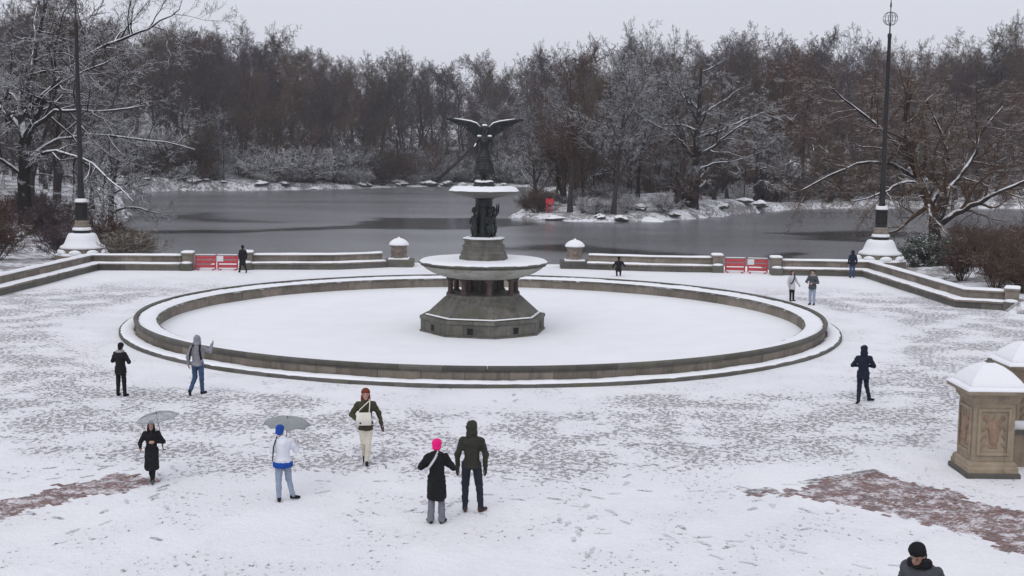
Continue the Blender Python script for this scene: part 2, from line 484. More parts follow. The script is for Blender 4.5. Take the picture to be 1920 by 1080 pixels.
for tr in range(40):
    x, y = fr_.uniform(-15, 14), fr_.uniform(18.5, 31); a_ = fr_.choice([fr_.gauss(0.7, 0.5), fr_.gauss(1.5, 0.5), fr_.gauss(2.4, 0.5)]); lat = 1; tone0 = fr_.uniform(0.3, 1.0)
    for st_ in range(fr_.randrange(5, 22)):
        a_ += fr_.gauss(0, 0.22); x += math.cos(a_) * fr_.uniform(0.55, 0.75); y += math.sin(a_) * fr_.uniform(0.55, 0.75); lat = -lat
        if math.hypot(x - FC[0], y - FC[1]) < 15.6 or y < 16.8 or y > 44 or fr_.random() < 0.5: continue
        print_at(x - math.sin(a_) * 0.15 * lat, y + math.cos(a_) * 0.15 * lat, a_ + fr_.gauss(0, 0.15), fr_.uniform(0.65, 0.95), min(1, max(0, tone0 + fr_.gauss(0, 0.25))))
me = bpy.data.meshes.new('footprints'); me.from_pydata(V_, [], F_); me.update()
at = me.attributes.new('tone', 'FLOAT', 'POINT'); at.data.foreach_set('value', np.array(T_, np.float32))
tag(link('footprints', me, m), 'trails of footprints across the fresh snow', None, None, 'stuff')
# ------------------------------------------------------------------ soft solids by voxel remesh
def ico(c, r, sub=2, scale=(1, 1, 1), rot=None):
    bm = bmesh.new(); bmesh.ops.create_icosphere(bm, subdivisions=sub, radius=1.0)
    vs = [Vector((v.co.x * r * scale[0], v.co.y * r * scale[1], v.co.z * r * scale[2])) for v in bm.verts]
    if rot is not None: vs = [rot @ v for v in vs]
    vs = [v + Vector(c) for v in vs]
    fs = [tuple(v.index for v in f.verts) for f in bm.faces]; bm.free()
    return vs, fs

def capsule(mb, p0, r0, p1, r1, n=10):
    p0, p1 = Vector(p0), Vector(p1); d = p1 - p0
    L = d.length
    if L < 1e-6: L = 1e-6; d = Vector((0, 0, 1e-6))
    t = d / L
    a = t.cross(Vector((0.2, 0.3, 0.93)) if abs(t.z) < 0.9 else Vector((1, 0.1, 0))).normalized(); b_ = t.cross(a)
    rings = []
    for ang in (-80, -50, -20):
        s_, c_ = math.sin(rad(ang)), math.cos(rad(ang)); rings.append((p0 + t * (r0 * s_), r0 * c_))
    for ang in (20, 50, 80):
        s_, c_ = math.sin(rad(ang)), math.cos(rad(ang)); rings.append((p1 + t * (r1 * s_), r1 * c_))
    mb.stack([[c + r * (math.cos(2 * math.pi * k / n) * a + math.sin(2 * math.pi * k / n) * b_) for k in range(n)] for c, r in rings])

def solid(name, prims, voxel, m, parent, wrinkle=0.0, wscale=9.0, decimate=None, seed=0, cutz=None, loc=(0, 0, 0)):
    """prims: ('c',p0,r0,p1,r1) tapered capsule, ('e',centre,(rx,ry,rz)[,rot]) ellipsoid; fused into one surface"""
    mb = MB()
    for q in prims:
        if q[0] == 'c': capsule(mb, *q[1:])
        elif q[0] == 'e': mb.add(*ico(q[1], 1.0, 2, q[2], q[3] if len(q) > 3 else None))
        elif q[0] == 'm': mb.add(q[1], q[2])
    me0 = mb.mesh('tmp'); o = link('tmp', me0)
    md = o.modifiers.new('r', 'REMESH'); md.mode = 'VOXEL'; md.voxel_size = voxel
    if decimate:
        d2 = o.modifiers.new('d', 'DECIMATE'); d2.ratio = decimate
    dg = bpy.context.evaluated_depsgraph_get(); dg.update()
    me = bpy.data.meshes.new_from_object(o.evaluated_get(dg), depsgraph=dg)
    bpy.data.objects.remove(o); bpy.data.meshes.remove(me0)
    me.name = name
    # relax once, then folds
    n = len(me.vertices); co = np.empty(n * 3, np.float32); me.vertices.foreach_get('co', co); co = co.reshape(-1, 3)
    ed = np.empty(len(me.edges) * 2, np.int32); me.edges.foreach_get('vertices', ed); ed = ed.reshape(-1, 2)
    for _ in range(2):
        acc = np.zeros_like(co); cnt = np.zeros(n)
        np.add.at(acc, ed[:, 0], co[ed[:, 1]]); np.add.at(acc, ed[:, 1], co[ed[:, 0]])
        np.add.at(cnt, ed[:, 0], 1); np.add.at(cnt, ed[:, 1], 1)
        co = 0.5 * co + 0.5 * acc / np.maximum(cnt, 1)[:, None]
    if wrinkle:
        me.vertices.foreach_set('co', co.ravel()); me.update()
        nr = np.empty(n * 3, np.float32); me.vertices.foreach_get('normal', nr); nr = nr.reshape(-1, 3)
        w_ = np.array([noise.noise(Vector((c[0] * wscale + seed, c[1] * wscale, c[2] * wscale * 1.6))) + 0.5 * noise.noise(Vector((c[0] * wscale * 2.3, c[1] * wscale * 2.3 + seed, c[2] * wscale * 3.2))) for c in co], np.float32)
        co = co + nr * (w_ * wrinkle)[:, None]
    me.vertices.foreach_set('co', co.astype(np.float32).ravel()); me.update()
    smooth(me)
    return link(name, me, m, parent, loc)

# ------------------------------------------------------------------ the pool basin: ring of stone blocks
basin = empty('fountain_basin', (FC[0], FC[1], 0), 0, 'wide round stone pool basin filled with smooth snow round the fountain', 'basin')
NB = 64
def ring_block(prof, nb, gap=0.006, sub=3):
    """closed radial profile [(r,z)] swept over one block"""
    a0 = -math.pi / nb; a1 = math.pi / nb
    mb = MB(); rings = []
    for k in range(sub + 1):
        a_ = a0 + (a1 - a0) * k / sub
        g_ = gap / 14 if k == 0 else (-gap / 14 if k == sub else 0)
        rings.append([(r * math.cos(a_ + g_), r * math.sin(a_ + g_), z) for r, z in prof])
    mb.stack(rings)
    return mb
wall_me = ring_block([(13.95, -0.5), (13.95, 0.40), (14.36, 0.40), (14.36, 0.10), (14.42, 0.08), (14.42, -0.5)], NB).mesh('wall_block')
cop_me = ring_block([(13.50, 0.395), (13.50, 0.425), (13.54, 0.45), (14.30, 0.50), (14.31, 0.565), (14.36, 0.60), (14.43, 0.59), (14.46, 0.54), (14.44, 0.455), (14.40, 0.44), (14.40, 0.395)], NB).mesh('coping_block')
inner_me = ring_block([(13.56, -0.5), (13.56, 0.40), (13.95, 0.40), (13.95, -0.5)], NB).mesh('inner_wall_block')
step_me = ring_block([(14.42, -0.2), (14.42, 0.13), (14.97, 0.12), (15.02, 0.10), (15.02, -0.2)], NB).mesh('step_block')
for i in range(NB):
    a_ = 2 * math.pi * (i + 0.35) / NB
    for nm, me_, mm in (('wall_block', wall_me, 'stone'), ('coping_block', cop_me, 'stone_dark'), ('inner_wall_block', inner_me, 'stone'), ('step_block', step_me, 'stone_dark')):
        o = link(nm, me_, M[mm], basin); o.rotation_euler = (0, 0, a_ + (math.pi / NB if nm in ('coping_block', 'step_block') else 0))

def snow_ring(name, r0, r1, zf, n, thick, parent, edge=0.03, gaps=None, seed=0):
    """snow lying on a ring-shaped ledge, zf(r) gives the stone height"""
    mb = MB(); K = 7; rings = []
    for i in range(n):
        a_ = 2 * math.pi * i / n; x, y = math.cos(a_), math.sin(a_)
        e0 = edge * nz(x * 40, y * 40, seed); e1 = edge * nz(x * 37, y * 37, seed + 5)
        th = thick * (1 + 0.5 * nz(x * 9, y * 9, seed + 2) + 0.3 * nz(x * 50, y * 50, seed))
        if gaps: th *= gaps(a_)
        ring = []
        for k in range(K):
            t = k / (K - 1); r = (r0 + e0) * (1 - t) + (r1 + e1) * t
            prof = min(1.0, 1 - abs(2 * t - 1) ** 4 * 1.15)
            ring.append((r * x, r * y, zf(r) - 0.015 + (th + 0.015) * max(prof, -0.1) + 0.008 * nz(x * 60 + t * 3, y * 60, seed)))
        rings.append(ring)
    rings.append(rings[0])
    V_ = [p for r in rings for p in r]; F_ = []
    for i in range(n):
        for k in range(K - 1): F_.append((i * K + k, i * K + k + 1, (i + 1) * K + k + 1, (i + 1) * K + k))
    mb.add(V_, F_)
    return mb.build(name, M['snow'], parent, smo=True)
melt = lambda a_: 0.15 if -math.pi / 2 - 0.05 < ((a_ + math.pi) % (2 * math.pi) - math.pi) < -math.pi / 2 + 0.06 else 1.0
snow_ring('coping_snow', 13.50, 14.31, lambda r: 0.43 + (r - 13.5) * 0.08, 720, 0.075, basin, 0.045, None, 1)
snow_ring('step_snow', 14.41, 14.97, lambda r: 0.125, 720, 0.055, basin, 0.06, None, 4)
# smooth snow over the dished pool floor
mb = MB(); rings = []
for k in range(31):
    r = 13.57 * (1 - k / 31) + 0.4 * k / 31
    ring = []
    for i in range(160):
        a_ = 2 * math.pi * i / 160; x, y = r * math.cos(a_), r * math.sin(a_)
        z = -0.40 + 0.33 * (r / 13.6) ** 1.5 + 0.02 * nz(x * 0.3, y * 0.3, 4) + 0.008 * nz(x * 1.4, y * 1.4, 2) + (0.05 if k == 0 else 0)
        ring.append((x, y, z))
    rings.append(ring)
mb.stack(rings, closed=False)
mb.build('pool_snow', M['snow'], basin, smo=True)

# ------------------------------------------------------------------ the tiered fountain with its angel
ft = empty('fountain', (FC[0], FC[1], 0), 0, 'tiered stone fountain with dark bronze winged angel on top', 'fountain')
A0 = rad(-90 - 10.8 + 22.5)      # first corner of the octagon
def octo(prof, n=8, rot=A0): return MB().lathe(prof, n, (0, 0), rot)
RC = 2.72
# base drum: wall panels between corners with a square drain hole in each face
base = octo([(RC - 0.03, -0.55), (RC - 0.03, 0.17), (RC - 0.2, 0.33)]).build('base_drum', M['stone_dark'], ft)
def oct_pt(k, f, R_, z_):
    a0_, a1_ = A0 + k * rad(45), A0 + (k + 1) * rad(45)
    return (R_ * (math.cos(a0_) * (1 - f) + math.cos(a1_) * f), R_ * (math.sin(a0_) * (1 - f) + math.sin(a1_) * f), z_)
for k in range(8):
    for (f0, f1, z0_, z1_, rA, nm) in ((0.0, 0.5, -0.55, -0.30, 0.05, 'footing_block'), (0.5, 1.0, -0.55, -0.30, 0.05, 'footing_block'), (0.0, 0.36, -0.30, 0.17, 0.0, 'base_block'), (0.36, 0.64, -0.30, 0.17, 0.0, 'base_block'), (0.64, 1.0, -0.30, 0.17, 0.0, 'base_block'), (0.0, 0.55, 0.17, 0.32, 0.045, 'cap_block'), (0.55, 1.0, 0.17, 0.32, 0.045, 'cap_block')):
        if nm == 'base_block' and f0 == 0.36: pass
        g0, g1 = f0 + 0.002, f1 - 0.002
        MB().stack([[oct_pt(k, g0, RC + rA, z_), oct_pt(k, g1, RC + rA, z_), oct_pt(k, g1, RC - 0.30, z_), oct_pt(k, g0, RC - 0.30, z_)] for z_ in (z0_ + 0.003, z1_ - 0.003)]).build(nm, M['stone_fount'], ft, bevel=0.008)
for k in range(8):
    am = A0 + rad(22.5) + k * rad(45); ap = RC * math.cos(rad(22.5))
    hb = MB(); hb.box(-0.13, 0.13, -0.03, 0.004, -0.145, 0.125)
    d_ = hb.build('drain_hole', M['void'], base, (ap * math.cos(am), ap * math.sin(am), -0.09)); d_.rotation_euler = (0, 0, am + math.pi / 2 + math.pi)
    fr = MB()
    for bx in ((-0.18, -0.13, -0.20, 0.18), (0.13, 0.18, -0.20, 0.18), (-0.13, 0.13, -0.20, -0.145), (-0.13, 0.13, 0.125, 0.18)):
        fr.box(bx[0], bx[1], -0.02, 0.018, bx[2], bx[3])
    o = fr.build('drain_frame', M['stone_dark'], d_)
# concave tier
prof = []
for k in range(9):
    t = k / 8
    prof.append((2.50 - 0.88 * t ** 1.05, 0.34 + 0.80 * t ** 0.95))
tier = octo([(2.56, 0.33), (2.55, 0.36)] + prof + [(1.62, 1.16), (1.62, 1.24), (1.5, 1.26)]).build('sloped_tier', M['stone_fount'], ft, bevel=0.01)
for k in range(8):
    for q in (0.0, 0.33, 0.67):
        MB().stack([[oct_pt(k, q + e_, R_ + 0.006, z_) for e_, R_, z_ in ((-0.002, 2.50, 0.36), (0.002, 2.50, 0.36), (0.002, 1.66, 1.12), (-0.002, 1.66, 1.12))], [oct_pt(k, q + e_, R_ - 0.03, z_) for e_, R_, z_ in ((-0.002, 2.50, 0.36), (0.002, 2.50, 0.36), (0.002, 1.66, 1.12), (-0.002, 1.66, 1.12))]]).build('joint', M['void'], tier)
MB().lathe([(2.53, 0.352), (2.5, 0.375), (2.44, 0.40), (2.38, 0.41)], 8, (0, 0), A0).build('tier_snow', M['snow'], tier, smo=False)
core = octo([(0.74, 1.2), (0.74, 1.32), (0.60, 1.36), (0.60, 1.80), (0.78, 1.86), (0.78, 1.97)]).build('core_pier', M['stone_dark'], ft, bevel=0.01)
for k in range(8):
    am = A0 + k * rad(45)
    c_ = MB()
    c_.lathe([(0.17, 1.24), (0.17, 1.29), (0.13, 1.32), (0.115, 1.35), (0.10, 1.78), (0.12, 1.80), (0.16, 1.86), (0.18, 1.88), (0.18, 1.96)], 14)
    c_.build('column', M['column_stone'], ft, (1.43 * math.cos(am), 1.43 * math.sin(am), 0), smo=False)
    c2 = MB(); c2.lathe([(0.10, 1.24), (0.085, 1.30), (0.07, 1.8), (0.11, 1.90), (0.11, 1.96)], 12)
    am2 = am + rad(22.5)
    c2.build('pilaster', M['column_stone'], core, (0.67 * math.cos(am2), 0.67 * math.sin(am2), 0))
bowl = MB().lathe([(1.2, 1.95), (1.62, 1.955), (1.9, 2.03), (2.25, 2.17), (2.52, 2.33), (2.62, 2.44), (2.64, 2.46)], 48).build('lower_bowl', M['stone_pale'], ft, smo=True)
MB().lathe([(2.60, 2.45), (2.70, 2.46), (2.72, 2.50), (2.70, 2.53), (2.78, 2.55), (2.80, 2.60), (2.74, 2.63), (2.5, 2.63)], 48).build('bowl_rim', M['stone_dark'], bowl, smo=False)
rs = []
for k in range(14):
    t = k / 13; r = 2.77 * (1 - t) + 0.9 * t
    rs.append([(r * math.cos(2 * math.pi * i / 96) * (1 + 0.006 * nz(i * 0.9, 3)), r * math.sin(2 * math.pi * i / 96) * (1 + 0.006 * nz(i * 0.9, 3)), 2.61 + 0.115 * min(1, t * 9) ** 0.5 - 0.02 * t + 0.012 * nz(r * 2, i * 0.3)) for i in range(96)])
q_ = MB(); q_.stack(rs, closed=False); q_.build('bowl_snow', M['snow'], bowl, smo=True)
ped = octo([(1.06, 2.6), (1.06, 2.84), (1.03, 2.88), (1.0, 2.90), (1.0, 3.02), (0.96, 3.06), (0.92, 3.08), (0.92, 3.26), (0.95, 3.30), (0.93, 3.33), (0.84, 3.36), (0.84, 3.50), (0.90, 3.54), (0.90, 3.60), (0.6, 3.62)]).build('pedestal', M['stone_fount'], ft, bevel=0.008)
MB().lathe([(0.91, 3.60), (0.90, 3.64), (0.8, 3.67), (0.5, 3.67)], 8, (0, 0), A0).build('pedestal_snow', M['snow'], ped)
MB().lathe([(0.42, 3.6), (0.42, 3.75), (0.34, 3.85), (0.30, 4.3), (0.31, 4.9), (0.36, 5.0), (0.37, 5.25), (0.46, 5.32), (0.46, 5.36)], 20).build('column_shaft', M['bronze'], ft, smo=False)
ub = MB().lathe([(0.4, 5.33), (0.62, 5.36), (0.98, 5.43), (1.3, 5.52), (1.45, 5.58), (1.50, 5.62), (1.48, 5.66), (1.3, 5.66)], 40).build('upper_bowl', M['stone_dark'], ft, smo=True)
rs = []
for k in range(10):
    t = k / 9; r = 1.51 * (1 - t) + 0.3 * t
    rs.append([(r * math.cos(2 * math.pi * i / 64), r * math.sin(2 * math.pi * i / 64), 5.64 + 0.19 * min(1, t * 6) ** 0.6 + 0.015 * nz(r * 3, i * 0.4)) for i in range(64)])
q_ = MB(); q_.stack(rs, closed=False); q_.build('upper_bowl_snow', M['snow'], ub, smo=True)

# four cherubs round the shaft
def cherub(am, arm):
    R_ = Matrix.Rotation(am + math.pi / 2, 3, 'Z'); cen = Vector((0.47 * math.cos(am), 0.47 * math.sin(am), 3.63)); R_ = R_ * 1.12
    T = lambda x, y, z: R_ @ Vector((x, y, z)) + cen           # local: faces -y (outwards)
    pr = [('e', T(0, 0.02, 0.62), (0.155, 0.13, 0.26)), ('c', T(0, 0, 0.45), 0.15, T(0, 0, 0.75), 0.13), ('c', T(0, 0, 0.8), 0.06, T(0, -0.01, 0.98), 0.06),
          ('e', T(0, -0.03, 1.05), (0.115, 0.12, 0.13)), ('e', T(0, -0.145, 1.035), (0.02, 0.025, 0.025)), ('e', T(0, 0.01, 1.12), (0.12, 0.12, 0.09)),
          ('c', T(-0.09, 0, 0.45), 0.105, T(-0.10, -0.05, 0.24), 0.075), ('c', T(-0.10, -0.05, 0.24), 0.075, T(-0.09, 0.0, 0.05), 0.05), ('c', T(-0.09, 0, 0.045), 0.045, T(-0.1, -0.12, 0.035), 0.035),
          ('c', T(0.09, 0, 0.45), 0.105, T(0.11, -0.02, 0.24), 0.075), ('c', T(0.11, -0.02, 0.24), 0.075, T(0.10, 0.03, 0.05), 0.05), ('c', T(0.10, 0.03, 0.045), 0.045, T(0.12, -0.08, 0.035), 0.035),
          ('e', T(0, 0, 0.34), (0.20, 0.15, 0.20))]
    for s_ in (-1, 1):
        if s_ == arm:
            pr += [('c', T(s_ * 0.14, 0, 0.80), 0.06, T(s_ * 0.27, -0.06, 0.98), 0.048), ('c', T(s_ * 0.27, -0.06, 0.98), 0.048, T(s_ * 0.24, -0.1, 1.2), 0.036), ('e', T(s_ * 0.24, -0.1, 1.24), (0.04, 0.035, 0.05)),
                   ('c', T(s_ * 0.22, -0.12, 1.26), 0.018, T(s_ * 0.2, -0.12, 1.32), 0.012), ('c', T(s_ * 0.25, -0.1, 1.27), 0.018, T(s_ * 0.27, -0.1, 1.34), 0.012)]
        else:
            pr += [('c', T(s_ * 0.14, 0, 0.80), 0.06, T(s_ * 0.22, -0.06, 0.62), 0.048), ('c', T(s_ * 0.22, -0.06, 0.62), 0.048, T(s_ * 0.08, -0.17, 0.55), 0.036), ('e', T(s_ * 0.05, -0.18, 0.55), (0.045, 0.04, 0.05))]
    o = solid('cherub', pr, 0.018, M['bronze'], ft, 0.008, 14, 0.5, am)
    return o
for k, arm in zip(range(4), (1, -1, -1, 1)):
    cherub(rad(-100 + 90 * k + 45), arm)
# rock under the angel, snow, statue
solid('rock', [('e', (0, 0, 5.86), (0.50, 0.45, 0.14)), ('e', (0.15, -0.05, 5.98), (0.3, 0.3, 0.12)), ('e', (-0.2, 0.05, 5.97), (0.25, 0.28, 0.13))], 0.03, M['bronze'], ft, 0.03, 6)
solid('rock_snow', [('e', (0, 0, 6.02), (0.42, 0.38, 0.07)), ('e', (0.2, -0.1, 6.04), (0.22, 0.2, 0.06)), ('e', (-0.22, -0.06, 6.05), (0.2, 0.2, 0.06))], 0.03, M['snow'], ft, 0.01, 8)
ang = []
# gown: flaring, wind-blown; stands stepping forward
for i in range(14):
    t = i / 13
    z = 6.22 + 1.12 * t
    hw = 1.15 * [0.10, 0.20, 0.29, 0.36, 0.385, 0.375, 0.37, 0.36, 0.35, 0.335, 0.31, 0.28, 0.25, 0.22][i]
    ang.append(('e', (-0.02 + 0.035 * math.sin(i * 1.2) * (1 - t), 0.02 * math.cos(i), z), (hw, hw * 0.78, 0.085)))
for k in range(13):     # drapery folds
    a_ = 2 * math.pi * k / 13 + 0.3
    ang.append(('c', (0.40 * math.cos(a_), 0.31 * math.sin(a_), 6.44 + 0.08 * math.sin(k * 2.1)), 0.062, (0.2 * math.cos(a_ + 0.1), 0.17 * math.sin(a_ + 0.1), 7.35), 0.03))
ang += [('c', (0.36, 0.05, 6.44), 0.08, (0.45, 0.1, 6.36), 0.03), ('c', (-0.34, 0.03, 6.46), 0.09, (-0.46, 0.05, 6.40), 0.03)]
ang += [('c', (0, 0, 7.3), 0.20, (0, -0.02, 7.62), 0.21), ('e', (0, -0.05, 7.72), (0.22, 0.16, 0.17)), ('c', (-0.24, -0.02, 7.88), 0.085, (0.24, -0.02, 7.88), 0.085),
        ('c', (0, -0.02, 7.9), 0.07, (0, -0.05, 8.1), 0.065), ('e', (0, -0.07, 8.24), (0.115, 0.135, 0.155)), ('e', (0, -0.2, 8.22), (0.025, 0.035, 0.04)), ('e', (0, 0.02, 8.29), (0.14, 0.13, 0.14)), ('e', (0, 0.1, 8.2), (0.09, 0.08, 0.08)),
        ('c', (-0.07, 0.02, 6.30), 0.08, (-0.08, 0.0, 6.12), 0.055), ('c', (-0.08, 0, 6.12), 0.05, (-0.1, -0.18, 6.08), 0.035), ('c', (0.06, 0.1, 6.30), 0.08, (0.07, 0.12, 6.14), 0.05), ('c', (0.07, 0.1, 6.12), 0.05, (0.09, -0.06, 6.08), 0.035),
        # arm held out a little over the water, the other holding the lily
        ('c', (-0.27, -0.03, 7.87), 0.085, (-0.37, -0.08, 7.58), 0.07), ('c', (-0.37, -0.08, 7.58), 0.068, (-0.42, -0.27, 7.46), 0.045), ('e', (-0.43, -0.33, 7.44), (0.04, 0.06, 0.025)),
        ('c', (0.27, -0.03, 7.87), 0.085, (0.36, -0.04, 7.58), 0.07), ('c', (0.36, -0.04, 7.58), 0.068, (0.27, -0.2, 7.42), 0.048), ('e', (0.24, -0.24, 7.41), (0.045, 0.045, 0.04))]
for k in range(4):
    ang.append(('c', (-0.46 + 0.022 * k, -0.38, 7.44), 0.013, (-0.47 + 0.025 * k, -0.46 + 0.01 * abs(k - 1), 7.42), 0.010))
    ang.append(('c', (0.22 + 0.02 * k, -0.28, 7.40), 0.013, (0.20 + 0.02 * k, -0.27, 7.34), 0.011))
angel = solid('angel_statue', ang, 0.02, M['bronze'], ft, 0.012, 11, 0.55)
def wing(sgn, tip_z):
    """feathered wing: rows of overlapping feather blades fanned along a raised leading edge"""
    mb = MB()
    lead = [Vector((sgn * x, y, z)) for x, y, z in ((0.13, 0.14, 8.02), (0.18, 0.22, 8.30), (0.34, 0.30, 8.47), (0.60, 0.34, 8.55), (0.95, 0.32, 8.61), (1.30, 0.26, 8.66), (1.56, 0.20, tip_z))]
    mb.tube(lead, [0.05, 0.065, 0.06, 0.05, 0.04, 0.03, 0.015], 8)
    def at(t):
        f_ = t * (len(lead) - 1); i = min(int(f_), len(lead) - 2); return lead[i].lerp(lead[i + 1], f_ - i)
    nf = 22
    for row, (ln, zoff) in enumerate(((1.0, 0.0), (0.6, -0.025), (0.34, -0.05))):
        for k in range(nf):
            t = 0.06 + 0.93 * k / (nf - 1)
            p0 = at(t)
            out = t ** 1.5
            dirv = Vector((sgn * (-0.05 + 1.2 * out), 0.10, -(1.0 - 0.93 * out))).normalized()
            L = (0.66 * (1 - t) ** 1.15 + 0.10) * ln * min(1, 0.45 + t * 2.2) + 0.02
            wd = 0.055
            side = dirv.cross(Vector((0, 1, 0))).normalized()
            nrm = side.cross(dirv).normalized()
            c0 = p0 + nrm * 0.0 + Vector((0, zoff - 0.004 * (k % 2), 0))
            pts = []
            for u, ww in ((0, 0.7), (0.5, 1.0), (0.85, 0.8), (1.0, 0.25)):
                q = c0 + dirv * (L * u)
                pts.append([q - side * wd * ww, q - nrm * 0.016, q + side * wd * ww, q + nrm * 0.016])
            mb.stack(pts)
    return mb.build('wing', M['bronze'], angel, smo=False)
wing(-1, 8.70); wing(1, 8.66)
# snow lodged on head, shoulders and wings
sn = MB()
for sgn, tz in ((-1, 8.70), (1, 8.66)):
    sn.tube([(sgn * x, y, z + 0.055) for x, y, z in ((0.19, 0.20, 8.30), (0.36, 0.30, 8.46), (0.60, 0.34, 8.545), (0.95, 0.32, 8.605), (1.30, 0.26, 8.655))], [0.02, 0.04, 0.035, 0.03, 0.015], 7)
sn.build('wing_snow', M['snow'], angel, smo=True)
solid('head_snow', [('e', (0, 0.0, 8.42), (0.13, 0.13, 0.05))], 0.02, M['snow'], angel)
solid('shoulder_snow', [('e', (-0.22, -0.03, 7.97), (0.11, 0.1, 0.045))], 0.02, M['snow'], angel)
solid('shoulder_snow', [('e', (0.22, -0.03, 7.97), (0.11, 0.1, 0.045))], 0.02, M['snow'], angel)
solid('arm_snow', [('c', (-0.36, -0.1, 7.65), 0.035, (-0.42, -0.24, 7.52), 0.03)], 0.015, M['snow'], angel)
# ------------------------------------------------------------------ low terrace walls with a stone bench along them
def offset_path(pts):
    """per point: miter normal to the left"""
    out = []
    P_ = [Vector((*p, 0)) for p in pts]
    for i, p in enumerate(P_):
        ds = []
        if i > 0: ds.append((P_[i] - P_[i - 1]).normalized())
        if i < len(P_) - 1: ds.append((P_[i + 1] - P_[i]).normalized())
        ns = [Vector((-d.y, d.x, 0)) for d in ds]
        m_ = sum(ns, Vector()).normalized(); k = 1 / max(0.4, m_.dot(ns[0]))
        out.append((p, m_ * k))
    return out

def sweep_block(a, b, prof, gap):
    (pa, na), (pb, nb) = a, b
    d = (pb - pa).normalized() * gap
    mb = MB()
    mb.stack([[(pa + d + na * t) + Vector((0, 0, z)) for t, z in prof], [(pb - d + nb * t) + Vector((0, 0, z)) for t, z in prof]])
    return mb

def snow_strip(st, t0, t1, z, th, name, parent, seed=0):
    """snow lying along a ledge between offsets t0..t1"""
    K = 7; rows = []
    for i, (p, n_) in enumerate(st):
        e0 = 0.03 * nz(p.x * 1.7, p.y * 1.7, seed); e1 = 0.03 * nz(p.x * 1.7, p.y * 1.7, seed + 7)
        h = th * (1 + 0.45 * nz(p.x * 0.7, p.y * 0.7, seed + 3))
        row = []
        for k in range(K):
            u = k / (K - 1); t = (t0 + e0) * (1 - u) + (t1 + e1) * u
            pr = min(1.0, (1 - abs(2 * u - 1) ** 4) * 1.15)
            q = p + n_ * t; row.append((q.x, q.y, z - 0.012 + (h + 0.012) * pr))
        rows.append(row)
    V_ = [p for r in rows for p in r]; F_ = []
    for i in range(len(rows) - 1):
        for k in range(K - 1): F_.append((i * K + k, i * K + k + 1, (i + 1) * K + k + 1, (i + 1) * K + k))
    F_.append(tuple(range(K))); F_.append(tuple(range((len(rows) - 1) * K, len(rows) * K)))
    return MB().add(V_, F_).build(name, M["snow"], parent, smo=True)

def resample(op, step):
    out = []
    for i in range(len(op) - 1):
        (pa, na), (pb, nb) = op[i], op[i + 1]
        n = max(1, round((pb - pa).length / step))
        for k in range(n + (1 if i == len(op) - 2 else 0)):
            t = k / n; out.append((pa.lerp(pb, t), na.lerp(nb, t)))
    return out

def bench_wall(pts, label):
    w = empty('terrace_wall', (0, 0, 0), 0, label, 'wall', 'low bench walls round the terrace')
    op = offset_path(pts)
    st = resample(op, 1.55)
    for a, b_ in zip(st[:-1], st[1:]):
        sweep_block(a, b_, [(0.06, -0.3), (0.06, 0.32), (0.56, 0.32), (0.56, -0.3)], 0.004).build('bench_block', M['stone_dark'], w, bevel=0.006)
        sweep_block(a, b_, [(0.0, 0.32), (0.0, 0.40), (0.02, 0.42), (0.60, 0.42), (0.60, 0.32)], 0.003).build('bench_slab', M['stone'], w)
        sweep_block(a, b_, [(0.56, 0.0), (0.60, 0.42), (0.62, 0.78), (0.92, 0.78), (0.92, -0.4), (0.56, -0.4)], 0.004).build('wall_block', M['stone'], w)
        sweep_block(a, b_, [(0.56, 0.78), (0.555, 0.85), (0.60, 0.88), (0.95, 0.88), (0.98, 0.85), (0.98, 0.78)], 0.003).build('coping_slab', M['stone'], w)
    fine = resample(op, 0.35)
    snow_strip(fine, 0.005, 0.60, 0.42, 0.075, 'bench_snow', w, 2)
    snow_strip(fine, 0.555, 0.97, 0.88, 0.085, 'coping_snow', w, 9)
    return w
bench_wall([(-29.5, 56.5), (-25.05, 58.4), (-24.7, 72.0), (-19.95, 72.3)], 'long low stone bench wall turning the corner by the flagpole beside red-brown shrubs on bare snowy bank')
bench_wall([(-15.85, 73.3), (-10.8, 74.0), (-7.9, 75.75)], 'low stone bench wall behind the walker in the long black coat')
bench_wall([(4.7, 75.95), (8.5, 75.1), (12.45, 74.85)], 'low stone bench wall behind the crouching person in black')
bench_wall([(16.55, 73.6), (21.2, 73.2), (21.55, 58.55), (23.7, 57.55)], 'low stone bench wall turning the corner behind the person in blue jeans')

def small_pier(x, y, rz, label):
    t = empty('wall_pier', (x, y, 0), rz, label, 'pier', 'small square piers at the wall ends')
    MB().sqstack([(0.34, -0.3), (0.34, 0.36), (0.30, 0.40), (0.30, 0.92), (0.36, 0.96), (0.36, 1.04), (0.2, 1.06)]).build('shaft', M['stone'], t, bevel=0.01)
    MB().sqstack([(0.36, 1.035), (0.355, 1.10), (0.31, 1.15), (0.2, 1.17)]).build('snow_cap', M['snow'], t, bevel=0.02, smo=True)
    b_ = MB(); b_.box(-0.34, 0.34, -0.75, -0.335, -0.2, 0.42); b_.build('bench_end', M['stone_dark'], t, bevel=0.015)
    MB().add(*ico((0, -0.55, 0.47), 1, 2, (0.34, 0.22, 0.10))).build('bench_snow', M['snow'], t, smo=True)
    return t
small_pier(-19.60, 72.98, 0.06, 'small snow capped stone pier at the end of the wall by the shrub-side flagpole')
small_pier(-16.20, 73.85, 0.1, 'small snow capped stone pier just behind the walker in the long black coat')
small_pier(12.80, 75.45, -0.05, 'small snow capped stone pier at the end of the wall behind the crouching person')
small_pier(16.20, 74.20, -0.05, 'small snow capped stone pier at the end of the wall near the couple')
small_pier(24.10, 58.0, -0.45, 'small snow capped stone pier ending the wall below the red-brown bushes')

